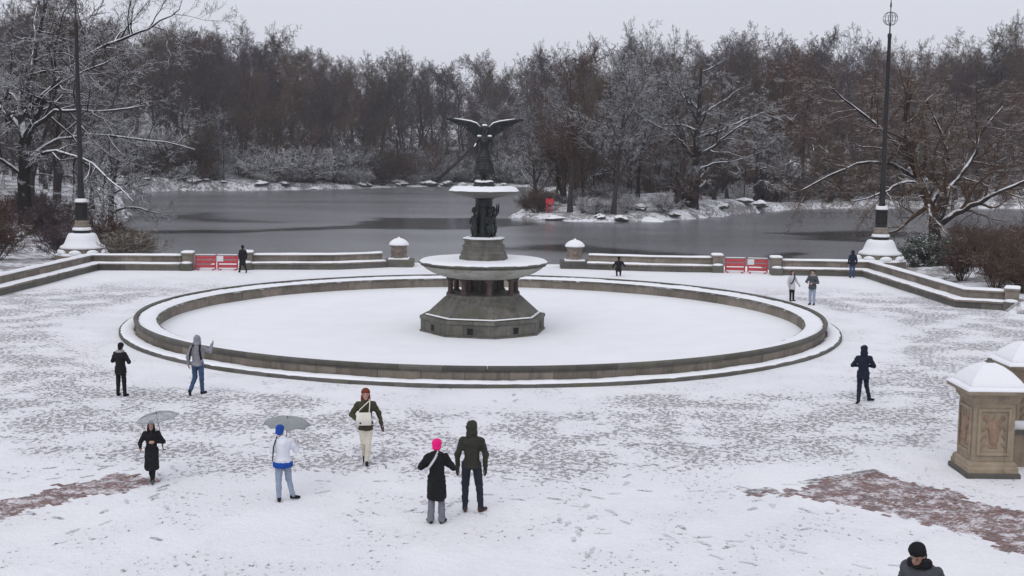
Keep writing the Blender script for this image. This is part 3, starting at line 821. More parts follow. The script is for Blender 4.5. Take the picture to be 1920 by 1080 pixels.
def gate_pier(x, y, label):
    t = empty('gate_pier', (x, y, 0), 0, label, 'pier', 'domed round-cornered piers framing the landing')
    MB().sqstack([(0.92, -0.3), (0.92, 0.42), (0.86, 0.46), (0.6, 0.47)]).build('plinth', M['stone_dark'], t, bevel=0.015)
    MB().lathe([(0.92, 0.44), (0.90, 0.52), (0.72, 0.56), (0.6, 0.56)], 4, (0, 0), math.pi / 4).build('plinth_snow', M['snow'], t)
    MB().lathe([(0.60, 0.46), (0.60, 0.60), (0.54, 0.66), (0.50, 0.70), (0.50, 1.16), (0.56, 1.22), (0.58, 1.34), (0.4, 1.36)], 8, (0, 0), rad(22.5)).build('shaft', M['stone_gate'], t, bevel=0.012)
    for k in range(4):
        a_ = k * math.pi / 2 - math.pi / 2
        r_ = MB().add(*ico((0, 0, 0), 1, 2, (0.11, 0.035, 0.13))); o = r_.build('carved_rosette', M['stone_carved'], t, (0.485 * math.cos(a_), 0.485 * math.sin(a_), 0.95), smo=True); o.rotation_euler = (0, 0, a_ + math.pi / 2)
    MB().lathe([(0.62, 1.345), (0.64, 1.40), (0.58, 1.52), (0.44, 1.65), (0.26, 1.75), (0.09, 1.79), (0.04, 1.86), (0.01, 1.87)], 20).build('snow_dome', M['snow'], t, smo=True)
    return t
gate_pier(-7.22, 76.9, 'snow domed stone pier on the landing beside the wall with the black coated walker')
gate_pier(3.98, 77.1, 'snow domed stone pier on the landing beside the wall with the crouching person')

# ------------------------------------------------------------------ tall flagpoles on snowy stepped stone bases
def flagpole(x, y, label):
    t = empty('flagpole', (x, y, -0.1), 0, label, 'flagpole', 'tall dark flagpoles by the lake')
    MB().lathe([(1.75, -1.2), (1.75, 0.30), (1.70, 0.34), (1.2, 0.35)], 8, (0, 0), rad(22.5)).build('lower_step', M['stone'], t, bevel=0.015)
    MB().lathe([(1.74, 0.33), (1.70, 0.42), (1.5, 0.47), (1.2, 0.47)], 8, (0, 0), rad(22.5)).build('step_snow', M['snow'], t, smo=False)
    MB().lathe([(1.40, 0.40), (1.40, 0.66), (1.45, 0.70), (1.45, 0.78), (1.0, 0.80)], 8, (0, 0), rad(22.5)).build('upper_step', M['stone'], t, bevel=0.012)
    for k in range(8):
        a_ = rad(45 * k); o = MB().add(*ico((0, 0, 0), 1, 2, (0.42, 0.24, 0.22))).build('corner_snow', M['snow'], t, (1.42 * math.cos(a_), 1.42 * math.sin(a_), 0.50), smo=True); o.rotation_euler = (0, 0, a_ + math.pi / 2)
    MB().lathe([(1.45, 0.77), (1.40, 0.90), (1.15, 1.05), (1.02, 1.35), (0.92, 1.62), (0.80, 1.74), (0.5, 1.76)], 16).build('snow_mound', M['snow'], t, smo=True)
    MB().lathe([(0.56, 1.6), (0.56, 1.92), (0.52, 1.96), (0.4, 1.97)], 8, (0, 0), rad(22.5)).build('bronze_plinth', M['iron'], t, bevel=0.01)
    MB().lathe([(0.60, 1.95), (0.60, 2.05), (0.54, 2.14), (0.4, 2.15)], 8, (0, 0), rad(22.5)).build('ledge_snow', M['snow'], t)
    MB().lathe([(0.50, 2.1), (0.50, 2.30), (0.44, 2.34), (0.44, 2.5), (0.42, 2.6), (0.3, 2.62)], 16).build('collar', M['stone'], t)
    d_ = MB().lathe([(0.38, 2.58), (0.40, 2.62), (0.40, 2.72), (0.37, 2.76), (0.36, 3.6), (0.39, 3.66), (0.41, 3.72), (0.40, 3.80), (0.3, 3.82)], 20).build('bronze_drum', M['iron'], t)
    for k in range(10):
        a_ = 2 * math.pi * k / 10; o = MB().tube([(0, 0, 2.78), (0, 0, 3.58)], 0.05, 6).build('reed', M['iron'], d_, (0.355 * math.cos(a_), 0.355 * math.sin(a_), 0))
    MB().lathe([(0.40, 3.79), (0.41, 3.86), (0.36, 4.0), (0.22, 4.04)], 16).build('drum_snow', M['snow'], t)
    MB().lathe([(0.20, 3.9), (0.24, 4.1), (0.20, 4.25), (0.185, 5.5), (0.19, 5.56), (0.175, 5.62), (0.15, 10.0), (0.115, 15.2), (0.14, 15.3), (0.14, 15.5), (0.05, 15.55), (0.045, 16.1), (0.07, 16.15), (0.035, 16.25), (0.03, 17.2), (0.06, 17.3), (0.05, 17.5), (0.025, 17.6), (0.02, 19.6), (0.005, 19.8)], 14).build('pole', M['iron'], t, smo=True)
    for k in range(6):
        a_ = math.pi * k / 6
        pts = [(0.48 * math.cos(a_) * math.sin(u), 0.48 * math.sin(a_) * math.sin(u), 16.5 + 0.45 * math.cos(u)) for u in np.linspace(0, 2 * math.pi, 25)]
        MB().tube(pts, 0.012, 5).build('finial_ring', M['iron'], t)
    for zz, rr in ((16.35, 0.45), (16.65, 0.45)):
        MB().tube([(rr * math.cos(u), rr * math.sin(u), zz) for u in np.linspace(0, 2 * math.pi, 33)], 0.011, 5).build('finial_ring', M['iron'], t)
    return t
flagpole(-28.55, 80.2, 'dark flagpole on snowy stepped base, standing among grey-brown shrubs under the wide bare tree')
flagpole(25.0, 82.2, 'dark flagpole with lattice finial on snowy stepped base beside the dark green bush')

# ------------------------------------------------------------------ red barriers closing the landing steps
def barrier(x, y, rz, label, plate):
    t = empty('barrier', (x, y, 0), rz, label, 'barrier', 'red barriers closing the gaps in the wall')
    for s_ in (-1, 1):
        b_ = MB(); b_.box(s_ * 0.58 - 0.045, s_ * 0.58 + 0.045, -0.04, 0.04, 0.05, 0.92); b_.build('post', M['red_plastic'], t, bevel=0.012)
        b_ = MB(); b_.box(s_ * 0.45 - 0.06, s_ * 0.45 + 0.06, -0.30, 0.30, -0.02, 0.05); b_.build('foot', M['red_plastic'], t, bevel=0.015)
    for z0 in (0.14, 0.40, 0.66):
        b_ = MB(); b_.box(-0.535, 0.535, -0.03, 0.03, z0, z0 + 0.19); b_.build('board', M['red_plastic'], t, bevel=0.01)
    b_ = MB(); b_.box(-0.60, 0.60, -0.05, 0.05, 0.92, 0.96); b_.build('rail_snow', M['snow'], t, bevel=0.015)
    if plate is not None:
        b_ = MB(); b_.box(plate - 0.2, plate + 0.2, -0.052, -0.032, 0.52, 0.86); b_.build('plate', M['white_plastic'], t, bevel=0.004)
    return t
barrier(-18.55, 73.0, 0.10, 'red slatted plastic barrier in the wall gap next to the pier by the flagpole corner', None)
barrier(-17.25, 73.12, 0.06, 'red slatted plastic barrier with pale plate behind the long black coat', -0.45)
barrier(13.85, 75.0, -0.12, 'red slatted plastic barrier in the gap next to the wall with the crouching person', None)
barrier(15.20, 74.75, -0.2, 'red slatted plastic barrier with pale plate next to the pier near the couple', -0.42)

# ------------------------------------------------------------------ carved pedestals at the foot of the stairs
def carved_pedestal(x, y, rz, label):
    t = empty('carved_pedestal', (x, y, 0), rz, label, 'pedestal', 'carved stone pedestals'); t.scale = (0.91, 0.91, 1)
    MB().sqstack([(0.68, -0.2), (0.68, 0.09), (0.66, 0.11), (0.5, 0.11)]).build('footing', M['stone_dark'], t, bevel=0.012)
    MB().sqstack([(0.63, 0.10), (0.63, 0.22), (0.60, 0.25), (0.60, 0.30), (0.57, 0.34), (0.55, 0.36), (0.4, 0.36)]).build('base_moulding', M['stone_brown'], t, bevel=0.008)
    body = MB().sqstack([(0.52, 0.35), (0.52, 1.72), (0.4, 1.72)]).build('body', M['stone_brown'], t, bevel=0.012)
    MB().sqstack([(0.54, 1.715), (0.56, 1.76), (0.60, 1.80), (0.60, 1.86), (0.68, 1.92), (0.77, 1.95), (0.79, 2.03), (0.5, 2.04)]).build('cornice', M['stone_brown'], t, bevel=0.006)
    for k in range(4):
        rz_ = k * math.pi / 2
        fr = MB()
        for x0, x1, z0, z1 in ((-0.42, -0.34, 0.50, 1.60), (0.34, 0.42, 0.50, 1.60), (-0.34, 0.34, 0.50, 0.58), (-0.34, 0.34, 1.52, 1.60)):
            fr.box(x0, x1, -0.565, -0.515, z0, z1)
        fr.build('panel_frame', M['stone_brown'], body, bevel=0.012).rotation_euler = (0, 0, rz_)
        cv = [('c', (0, -0.53, 0.82), 0.10, (0, -0.53, 1.10), 0.17), ('e', (0, -0.53, 1.2), (0.22, 0.055, 0.12)), ('c', (-0.2, -0.53, 1.35), 0.045, (-0.05, -0.53, 1.22), 0.05), ('c', (0.2, -0.53, 1.35), 0.045, (0.05, -0.53, 1.22), 0.05),
              ('e', (-0.22, -0.53, 1.38), (0.06, 0.05, 0.07)), ('e', (0.22, -0.53, 1.38), (0.06, 0.05, 0.07)), ('c', (0, -0.53, 1.3), 0.05, (0, -0.53, 1.45), 0.03), ('c', (-0.1, -0.53, 0.70), 0.035, (0.1, -0.53, 0.70), 0.035)]
        cv += [('c', (sg * 0.30, -0.53, zz_), 0.02, (sg * 0.22, -0.53, zz_ + 0.10), 0.035) for sg in (-1, 1) for zz_ in (0.66, 0.86, 1.06)] + [('e', (sg * 0.09, -0.53, 0.95 + 0.12 * j_), (0.05, 0.05, 0.05)) for sg in (-1, 1) for j_ in range(3)]
        cv = [(q[0], q[1], q[2], q[3], q[4]) if q[0] == 'c' else q for q in cv]
        sq = solid('carved_relief', cv, 0.014, M['stone_carved'], body, 0.015, 18)
        sq.scale = (1, 0.6, 1); sq.rotation_euler = (0, 0, rz_); sq.location = Matrix.Rotation(rz_, 3, 'Z') @ Vector((0, -0.53 * 0.4 + 0.005, 0))
    cap = MB().sqstack([(0.80, 2.025), (0.795, 2.06), (0.75, 2.10), (0.66, 2.12)]).build('cornice_snow', M['snow'], t, bevel=0.015)
    MB().sqstack([(0.67, 2.10), (0.66, 2.17), (0.60, 2.25), (0.43, 2.42), (0.27, 2.53), (0.14, 2.58), (0.06, 2.60)]).build('cap_snow', M['snow'], t, bevel=0.025, smo=False)
    MB().sqstack([(0.09, 2.56), (0.09, 2.615), (0.05, 2.64), (0.05, 2.68), (0.02, 2.69)]).build('cap_knob', M['stone_dark'], t, bevel=0.01)
    return t
carved_pedestal(11.06, 27.66, 0.0, 'carved brown stone pedestal with a whole square snow cap, standing by the swept bricks')
carved_pedestal(13.35, 31.0, 0.0, 'carved brown stone pedestal standing behind the other one by the parapet')
w = empty('parapet', (0, 0, 0), 0, 'low stone parapet with a strip of snow between the carved pedestals', 'wall')
for k in range(4):
    b_ = MB(); b_.box(11.80 + 1.3 * k, 13.09 + 1.3 * k, 28.1, 28.6, -0.1, 0.82); b_.build('parapet_block', M['stone_brown'], w, bevel=0.012)
    b_ = MB(); b_.box(11.805 + 1.3 * k, 13.095 + 1.3 * k, 28.02, 28.68, 0.82, 0.92); b_.build('parapet_slab', M['stone_dark'], w, bevel=0.01)
b_ = MB(); b_.box(11.82, 16.95, 28.0, 28.7, 0.915, 1.0); b_.build('parapet_snow', M['snow'], w, bevel=0.03, smo=True, seg=2)

# ------------------------------------------------------------------ broad stairs down from the upper terrace, below the frame
stairs = empty('staircase', (0, 0, 0), 0, 'broad snowy stone steps down from the upper terrace', 'staircase')
for k in range(27):
    b_ = MB(); b_.box(1.6, 8.6, 16.3 - 0.37 * (k + 1) + 0.004, 16.3 - 0.37 * k, -0.2, 0.16 * (k + 1) - 0.04); b_.build('step', M['stone'], stairs, bevel=0.006)
    b_ = MB(); b_.box(1.62, 8.58, 16.3 - 0.37 * (k + 1) + 0.01, 16.29 - 0.37 * k, 0.16 * (k + 1) - 0.05, 0.16 * (k + 1)); b_.build('step_snow', M['snow'], stairs, bevel=0.01)

# ------------------------------------------------------------------ bare herringbone bricks where the snow has been swept away
m, nt, b = mat('paving_brick')
at_ = N(nt, 'Attribute', attribute_name='tone').outputs['Fac']
p = pos(nt)
c0 = ramp(nt, at_, [(0.0, (0.13, 0.070, 0.066)), (0.35, (0.21, 0.130, 0.122)), (0.7, (0.15, 0.115, 0.11)), (1.0, (0.29, 0.20, 0.195))]).outputs[0]
sn_ = mrange(nt, mathn(nt, 'ADD', mathn(nt, 'MULTIPLY', noise_tex(nt, p, 2.2, 5, 0.7), 0.7), mathn(nt, 'MULTIPLY', noise_tex(nt, p, 11, 4, 0.7), 0.4)), 0.52, 0.66)
nt.links.new(mixc(nt, mathn(nt, 'MULTIPLY', sn_, 0.85), c0, (0.74, 0.72, 0.76)), b.inputs['Base Color'])
b.inputs['Roughness'].default_value = 0.6
bump(nt, b, noise_tex(nt, p, 40, 3), 0.4, 0.01)
M['brick'] = m
m, nt, b = mat('band_stone'); p = pos(nt)
nt.links.new(mixc(nt, mathn(nt, 'MULTIPLY', mrange(nt, noise_tex(nt, p, 3.0, 5, 0.7), 0.44, 0.58), 0.9), (0.17, 0.16, 0.16), (0.76, 0.76, 0.79)), b.inputs['Base Color']); b.inputs['Roughness'].default_value = 0.7
M['brick_stone'] = m
def brick_patch(poly_, name, label, seed, band=None):
    pl = np.array(poly_, float); x0, y0 = pl.min(0); x1, y1 = pl.max(0)
    bw, bl = 0.105, 0.215
    items = []
    # herringbone on a grid of bw cells turned 45 degrees
    c45 = math.sqrt(0.5)
    nmax = int((x1 - x0 + y1 - y0) / bw) + 10
    cells = []
    for i in range(-nmax, nmax):
        for j in range(-nmax, nmax):
            k = (i - j) % 4
            if k == 0: cells.append((i + 1.0, j + 0.5, 0))       # two cells along u
            elif k == 3: cells.append((i + 0.5, j + 1.0, 1))
    cx_, cy_ = (x0 + x1) / 2, (y0 + y1) / 2
    C_ = np.array([((u - v) * bw * c45 + cx_, (u + v) * bw * c45 + cy_, o_) for u, v, o_ in cells])
    d = sdist(C_[:, 0], C_[:, 1], pl)
    nzv = np.array([nz(x * 0.9, y * 0.9, seed) * 0.35 + nz(x * 3.1, y * 3.1, seed + 4) * 0.35 for x, y, _ in C_])
    ok_ = (d + nzv * 0.9 < -0.03)
    C_ = C_[ok_]
    V_, F_, T_ = [], [], []
    rr = random.Random(seed)
    for x, y, o_ in C_:
        a_ = math.pi / 4 + (0 if o_ == 0 else math.pi / 2)
        hx, hy = bl / 2 - 0.006, bw / 2 - 0.006
        zt = 0.012 * nz(x * 0.8, y * 0.8, 3) + 0.02 * nz(x * 0.25, y * 0.25, 8) + 0.012 + rr.uniform(-0.006, 0.006)
        ca, sa = math.cos(a_), math.sin(a_); n = len(V_)
        for zz, s_ in ((zt - 0.05, 1.0), (zt - 0.006, 1.0), (zt, 0.93)):
            for sx_, sy_ in ((-1, -1), (1, -1), (1, 1), (-1, 1)):
                lx, ly = hx * sx_ * s_, hy * sy_ * (s_ if s_ == 1 else 0.87)
                V_.append((x + ca * lx - sa * ly, y + sa * lx + ca * ly, zz))
        for k in range(2):
            for q in range(4):
                F_.append((n + 4 * k + q, n + 4 * k + (q + 1) % 4, n + 4 * k + 4 + (q + 1) % 4, n + 4 * k + 4 + q))
        F_.append((n + 8, n + 9, n + 10, n + 11))
        T_ += [rr.random()] * 12
    me_ = np_mesh(name, np.array(V_), np.array(F_))
    a2 = me_.attributes.new('tone', 'FLOAT', 'POINT'); a2.data.foreach_set('value', np.array(T_, np.float32))
    o = link(name, me_, M['brick']); tag(o, label, None, None, 'stuff')
    return o
BR = [(5.0, 25.5), (6.8, 26.4), (8.5, 27.7), (9.4, 26.3), (10.3, 24.9), (11.4, 23.4), (13.0, 21.5), (12.0, 19.8), (10.0, 21.3), (8.9, 22.8), (7.9, 23.9), (6.9, 24.9), (6.2, 25.3)]
BL = [(-14.5, 19.5), (-12.2, 22.6), (-10.9, 24.2), (-9.8, 25.5), (-8.9, 26.7), (-7.7, 26.1), (-8.4, 25.2), (-9.3, 24.5), (-10.0, 23.2), (-10.6, 22.2), (-12.0, 20.0), (-13.0, 18.5)]
brick_patch(BR, 'bare_bricks', 'reddish herringbone bricks showing through snow near the carved pedestal', 21)
brick_patch(BL, 'bare_bricks', 'reddish herringbone bricks showing through snow near the black coat and umbrella', 33)
bs = empty('stone_band', (0, 0, 0), 0, 'grey stone paving band edging the bare bricks near the carved pedestal', 'paving')
bs['kind'] = 'structure'; del bs['category']
p0, p1 = Vector((4.4, 25.25, 0)), Vector((8.6, 27.65, 0)); n = 6
for k in range(n):
    a = p0.lerp(p1, k / n); c = p0.lerp(p1, (k + 1) / n)
    d = (c - a).normalized(); s_ = Vector((-d.y, d.x, 0)) * 0.14
    zz = max(nz(q.x * 0.8, q.y * 0.8, 3) * 0.012 + nz(q.x * 0.25, q.y * 0.25, 8) * 0.02 for q in (a, c)) + 0.008
    if k in (0, 2): continue
    MB().stack([[q + Vector((0, 0, z)) for q in (a + d * 0.01 - s_, c - d * 0.01 - s_, c - d * 0.01 + s_, a + d * 0.01 + s_)] for z in (-0.06, zz)]).build('paving_stone', M['brick_stone'] if 'brick_stone' in M else M['stone_dark'], bs, bevel=0.006)
# ------------------------------------------------------------------ people
def cloth(name, col, amt=0.18, rough=0.85):
    if name not in M: M[name] = make_plain(name, col, rough, 0, 6, amt, 0.25, 0.2)
    return M[name]
skin_m = make_plain('skin', (0.42, 0.25, 0.19), 0.55, 0, 12, 0.08, 0.1)
skin_d = make_plain('skin_tan', (0.30, 0.17, 0.12), 0.55, 0, 12, 0.08, 0.1)
eye_m = make_plain('eye_dark', (0.02, 0.015, 0.012), 0.3, 0, 12, 0.05, 0)
lip_m = make_plain('lips', (0.33, 0.13, 0.12), 0.5, 0, 12, 0.05, 0)

def person(x, y, z, h, face, label, coat, legs, shoes, hat=None, hair=None, hood=None, hem=0.80, pose=None, skin=skin_m, gloves=None, bulk=1.0, group=None, extra=None, trouser_flare=0.0, beard=None, v=0.016, collar=None):
    """face: heading in degrees, 0 looks at the camera (-y). pose: joint overrides in a 1.75 m frame."""
    s = h / 1.75
    t = empty('person', (x, y, z), rad(face), label, 'person', group)
    J = dict(pel=(0, 0, 0.95), chest=(0, 0.0, 1.28), neck=(0, 0.0, 1.46), head=(0, -0.02, 1.63),
             sl=(0.172, 0, 1.395), sr=(-0.172, 0, 1.395), el=(0.25, 0.03, 1.13), er=(-0.25, 0.03, 1.13), wl=(0.26, -0.05, 0.89), wr=(-0.26, -0.05, 0.89),
             hl=(0.09, 0, 0.92), hr=(-0.09, 0, 0.92), kl=(0.10, -0.02, 0.50), kr=(-0.10, -0.02, 0.50), al=(0.10, 0.02, 0.085), ar=(-0.10, 0.02, 0.085), look=(0, -1, 0), fl=(0.15, -1, 0), fr=(-0.15, -1, 0))
    if pose: J.update(pose)
    V3 = {k: Vector(q) * (s if k not in ('look', 'fl', 'fr') else 1) for k, q in J.items()}
    g = lambda k: V3[k]
    look = g('look').normalized(); side = look.cross(Vector((0, 0, 1))).normalized(); up = side.cross(look).normalized()
    HD = g('head'); E = lambda a, b, c: HD + (side * a + look * b + up * c) * s
    R = Matrix((side, -look, up)).transposed()
    body = [('c', g('pel'), 0.12 * s, g('chest'), 0.125 * s), ('c', g('sl') * 0.9 + g('neck') * 0.1, 0.065 * s, g('sr') * 0.9 + g('neck') * 0.1, 0.065 * s), ('c', g('chest'), 0.12 * s, g('neck'), 0.06 * s),
            ('c', g('neck'), 0.058 * s, HD - up * 0.04 * s, 0.056 * s), ('e', E(0, -0.01, 0.025), (0.078 * s, 0.098 * s, 0.095 * s), R), ('e', E(0, 0.015, -0.045), (0.060 * s, 0.075 * s, 0.075 * s), R),
            ('e', E(0, 0.098, -0.012), (0.014 * s, 0.022 * s, 0.024 * s), R), ('e', E(0, 0.068, -0.105), (0.026 * s, 0.022 * s, 0.02 * s), R), ('e', E(0.08, -0.01, -0.005), (0.012 * s, 0.022 * s, 0.032 * s), R), ('e', E(-0.08, -0.01, -0.005), (0.012 * s, 0.022 * s, 0.032 * s), R)]
    for q in 'lr':
        body += [('c', g('s' + q), 0.058 * s, g('e' + q), 0.044 * s), ('c', g('e' + q), 0.043 * s, g('w' + q), 0.029 * s),
                 ('c', g('h' + q), 0.09 * s, g('k' + q), 0.062 * s), ('c', g('k' + q), 0.06 * s, g('a' + q), 0.040 * s)]
        fd = g('f' + q).normalized()
        body += [('c', g('a' + q), 0.038 * s, g('a' + q) + fd * 0.14 * s - Vector((0, 0, 0.045 * s)), 0.028 * s)]
    # hands: palm, four fingers of unequal length with a bend, thumb leaving the side of the palm
    for q, sg in (('l', 1), ('r', -1)):
        d = (g('w' + q) - g('e' + q)).normalized()
        inn = (Vector((-sg, -0.3, 0)) - d * Vector((-sg, -0.3, 0)).dot(d)).normalized()      # palm faces the body
        fw = d.cross(inn) * sg
        if fw.y > 0: fw = -fw
        W = g('w' + q); pc = W + d * 0.05 * s
        body += [('c', W, 0.028 * s, pc + d * 0.03 * s, 0.026 * s), ('c', pc + fw * 0.022 * s, 0.022 * s, pc - fw * 0.022 * s, 0.020 * s)]
        for k, ln in enumerate((0.070, 0.080, 0.074, 0.058)):
            b0 = pc + d * 0.035 * s + fw * (0.033 - 0.022 * k) * s
            m0 = b0 + (d * 0.9 + inn * 0.3).normalized() * ln * 0.55 * s
            e0 = m0 + (d * 0.6 + inn * 0.8).normalized() * ln * 0.45 * s
            body += [('c', b0, 0.0105 * s, m0, 0.0095 * s), ('c', m0, 0.0095 * s, e0, 0.008 * s)]
        tb = W + d * 0.035 * s + fw * 0.026 * s
        tm = tb + (fw * 0.8 + d * 0.7 + inn * 0.3).normalized() * 0.04 * s
        body += [('c', tb, 0.013 * s, tm, 0.011 * s), ('c', tm, 0.011 * s, tm + (d * 0.9 + inn * 0.4).normalized() * 0.03 * s, 0.009 * s)]
    bo = solid('body', body, 0.0085, skin, t, 0, decimate=0.3)
    for sg in (-1, 1):
        MB().add(*ico(E(sg * 0.032, 0.083, 0.012), 0.011 * s, 1)).build('eye', eye_m, t, smo=True)
    MB().add(*ico(E(0, 0.085, -0.062), 1, 1, (0.022 * s, 0.008 * s, 0.007 * s), R)).build('mouth', lip_m, t, smo=True)
    B = bulk
    # coat
    c = [('c', g('chest') + Vector((0, 0, 0.03 * s)), 0.165 * s * B, g('pel') + Vector((0, 0, 0.06 * s)), 0.155 * s * B), ('e', g('chest') + Vector((0, 0, 0.05 * s)), (0.205 * s * B, 0.15 * s * B, 0.17 * s)),
         ('c', g('sl'), 0.078 * s * B, g('sr'), 0.078 * s * B), ('c', g('chest') + Vector((0, 0, 0.07 * s)), 0.155 * s, g('neck') + Vector((0, 0, 0.01 * s)), 0.085 * s)]
    top = g('pel').z + 0.02 * s; zz = top; lo = hem * s
    k = 0
    hipc = (g('hl') + g('hr')) / 2; kc = (g('kl') + g('kr')) / 2
    spread = abs((g('kl') - g('kr')).y) * 0.5 + abs((g('kl') - g('kr')).x) * 0.3
    while zz > lo - 1e-4:
        u = (top - zz) / max(1e-3, 0.45 * s)
        cc = hipc.lerp(kc, min(1, max(0, (hipc.z - zz) / max(0.05, hipc.z - kc.z))))
        c.append(('e', (cc.x, cc.y, zz), ((0.185 + 0.02 * u) * s * B, (0.155 + 0.03 * u) * s * B + spread * u * 0.5, 0.075 * s)))
        zz -= 0.06 * s; k += 1
    for q in 'lr':
        W2 = g('w' + q); c += [('c', g('s' + q), 0.080 * s * B, g('e' + q), 0.068 * s * B), ('c', g('e' + q), 0.066 * s * B, W2.lerp(g('e' + q), 0.06), 0.048 * s * B)]
    if hood == 'down': c += [('e', g('neck') + Vector((0, 0.07, 0.02)) * s, (0.12 * s, 0.07 * s, 0.07 * s)), ('c', g('neck') + Vector((-0.09, 0.02, 0.02)) * s, 0.045 * s, g('neck') + Vector((0.09, 0.02, 0.02)) * s, 0.045 * s)]
    if hood == 'up':      # hood open towards the face
        c += [('e', E(0, -0.035, 0.035), (0.118 * s, 0.122 * s, 0.142 * s), R), ('e', E(0, -0.04, -0.075), (0.125 * s, 0.115 * s, 0.10 * s), R), ('e', E(0, -0.05, 0.12), (0.07 * s, 0.08 * s, 0.06 * s), R), ('c', g('neck'), 0.12 * s, E(0, -0.03, -0.04), 0.11 * s)]
    solid('coat', c, v, coat, t, 0.017 * s, 8, 0.7, x)
    # trousers
    c = [('e', hipc + Vector((0, 0, 0.03 * s)), (0.165 * s, 0.135 * s, 0.13 * s))]
    for q in 'lr':
        c += [('c', g('h' + q), 0.105 * s, g('k' + q), 0.080 * s), ('c', g('k' + q), 0.080 * s, g('a' + q) + Vector((0, 0, 0.01 * s)), (0.062 + trouser_flare) * s)]
    solid('trousers', c, v, legs, t, 0.014 * s, 9, 0.7, y)
    for q in 'lr':
        fd = g('f' + q).normalized(); A = g('a' + q); dn = Vector((0, 0, -0.043 * s))
        c = [('c', A + Vector((0, 0, 0.03 * s)), 0.05 * s, A + dn * 0.4 - fd * 0.03 * s, 0.048 * s), ('c', A + dn - fd * 0.03 * s, 0.042 * s, A + dn + fd * 0.15 * s, 0.04 * s), ('c', A + dn * 0.3, 0.045 * s, A + dn + fd * 0.12 * s, 0.042 * s)]
        solid('shoe', c, 0.013, shoes, t, 0)
        if gloves:
            d = (g('w' + q) - g('e' + q)).normalized(); W = g('w' + q)
            solid('glove', [('c', W - d * 0.03 * s, 0.042 * s, W + d * 0.09 * s, 0.042 * s), ('c', W + d * 0.08 * s, 0.036 * s, W + d * 0.15 * s + Vector((0, -0.02, 0)), 0.026 * s), ('c', W + d * 0.03 * s, 0.018 * s, W + d * 0.08 * s + Vector((0, -0.055, 0)) * s, 0.015 * s)], 0.012, gloves, t, 0)
    if hair is not None:
        hm, kind = hair
        c = [('e', E(0, -0.025, 0.045), (0.090 * s, 0.100 * s, 0.098 * s), R), ('e', E(0, -0.06, -0.02), (0.08 * s, 0.06 * s, 0.09 * s), R)]
        if kind == 'long': c += [('c', E(0.07, -0.03, -0.02), 0.04 * s, E(0.085, 0.0, -0.20), 0.035 * s), ('c', E(-0.07, -0.03, -0.02), 0.04 * s, E(-0.085, 0.0, -0.20), 0.035 * s), ('c', E(0, -0.075, 0), 0.065 * s, E(0, -0.08, -0.20), 0.06 * s)]
        solid('hair', c, 0.013, hm, t, 0.008, 30)
    if hat is not None:
        hm, kind = hat
        c = [('e', E(0, -0.02, 0.070), (0.100 * s, 0.112 * s, 0.085 * s), R), ('c', E(0.05, -0.02, 0.05), 0.058 * s, E(-0.05, -0.02, 0.05), 0.058 * s), ('e', E(0, -0.035, 0.03), (0.099 * s, 0.098 * s, 0.06 * s), R)]
        if kind == 'pom': c += [('e', E(0, -0.02, 0.15), (0.03 * s, 0.03 * s, 0.03 * s), R)]
        if kind == 'low': c += [('e', E(0, -0.045, -0.03), (0.098 * s, 0.080 * s, 0.07 * s), R)]
        solid('hat', c, 0.012, hm, t, 0.004, 40)
    if beard is not None:
        solid('beard', [('e', E(0, 0.05, -0.10), (0.058 * s, 0.045 * s, 0.05 * s), R), ('c', E(0.06, 0.02, -0.05), 0.022 * s, E(0.04, 0.05, -0.1), 0.03 * s), ('c', E(-0.06, 0.02, -0.05), 0.022 * s, E(-0.04, 0.05, -0.1), 0.03 * s)], 0.011, beard, t, 0.006, 40)
    if collar is not None:
        cc = g('neck') + Vector((0, 0.0, 0.03 * s))
        solid('collar', [('c', cc + Vector((0.10 * math.cos(a_), 0.10 * math.sin(a_), 0)) * s, 0.05 * s, cc + Vector((0.10 * math.cos(a_ + 0.8), 0.10 * math.sin(a_ + 0.8), 0.0)) * s, 0.05 * s) for a_ in np.arange(0, 6.28, 0.785)], 0.016, collar, t, 0.01, 20)
    if extra: extra(t, s, g, E)
    return t

def strap(name, pts, wd, m, t, thick=0.008):
    mb = MB(); P_ = [Vector(p) for p in pts]; rings = []
    for i, p in enumerate(P_):
        d = (P_[min(i + 1, len(P_) - 1)] - P_[max(i - 1, 0)]).normalized()
        out = Vector((p.x, p.y, 0)); out = out.normalized() if out.length > 1e-4 else Vector((0, -1, 0))
        sd_ = d.cross(out).normalized(); out = sd_.cross(d)
        rings.append([p - sd_ * wd - out * thick, p + sd_ * wd - out * thick, p + sd_ * wd + out * thick, p - sd_ * wd + out * thick])
    mb.stack(rings); return mb.build(name, m, t, bevel=0.003)

BLACK = cloth('black_cloth', (0.011, 0.011, 0.014)); NAVY = cloth('navy_cloth', (0.012, 0.016, 0.034)); JEANS = cloth('blue_jeans', (0.045, 0.075, 0.15), 0.3)
LJEANS = cloth('pale_jeans', (0.26, 0.31, 0.40), 0.2); DJEANS = cloth('dark_jeans', (0.022, 0.025, 0.038)); GREY = cloth('grey_cloth', (0.24, 0.24, 0.27)); DGREY = cloth('dark_grey_cloth', (0.075, 0.078, 0.09))
OLIVE = cloth('olive_cloth', (0.035, 0.036, 0.028)); OLIVE2 = cloth('moss_cloth', (0.050, 0.048, 0.026)); CREAM = cloth('cream_cloth', (0.60, 0.56, 0.47), 0.12); PINK = cloth('pink_knit', (0.78, 0.012, 0.19), 0.12)
GTROU = cloth('grey_trousers', (0.17, 0.175, 0.205)); WHITEJ = cloth('white_jacket', (0.66, 0.68, 0.74), 0.06); ROYAL = cloth('royal_blue', (0.012, 0.06, 0.30), 0.15); BOOT = cloth('boot', (0.014, 0.013, 0.014)); BROWNS = cloth('brown_shoe', (0.075, 0.042, 0.032))
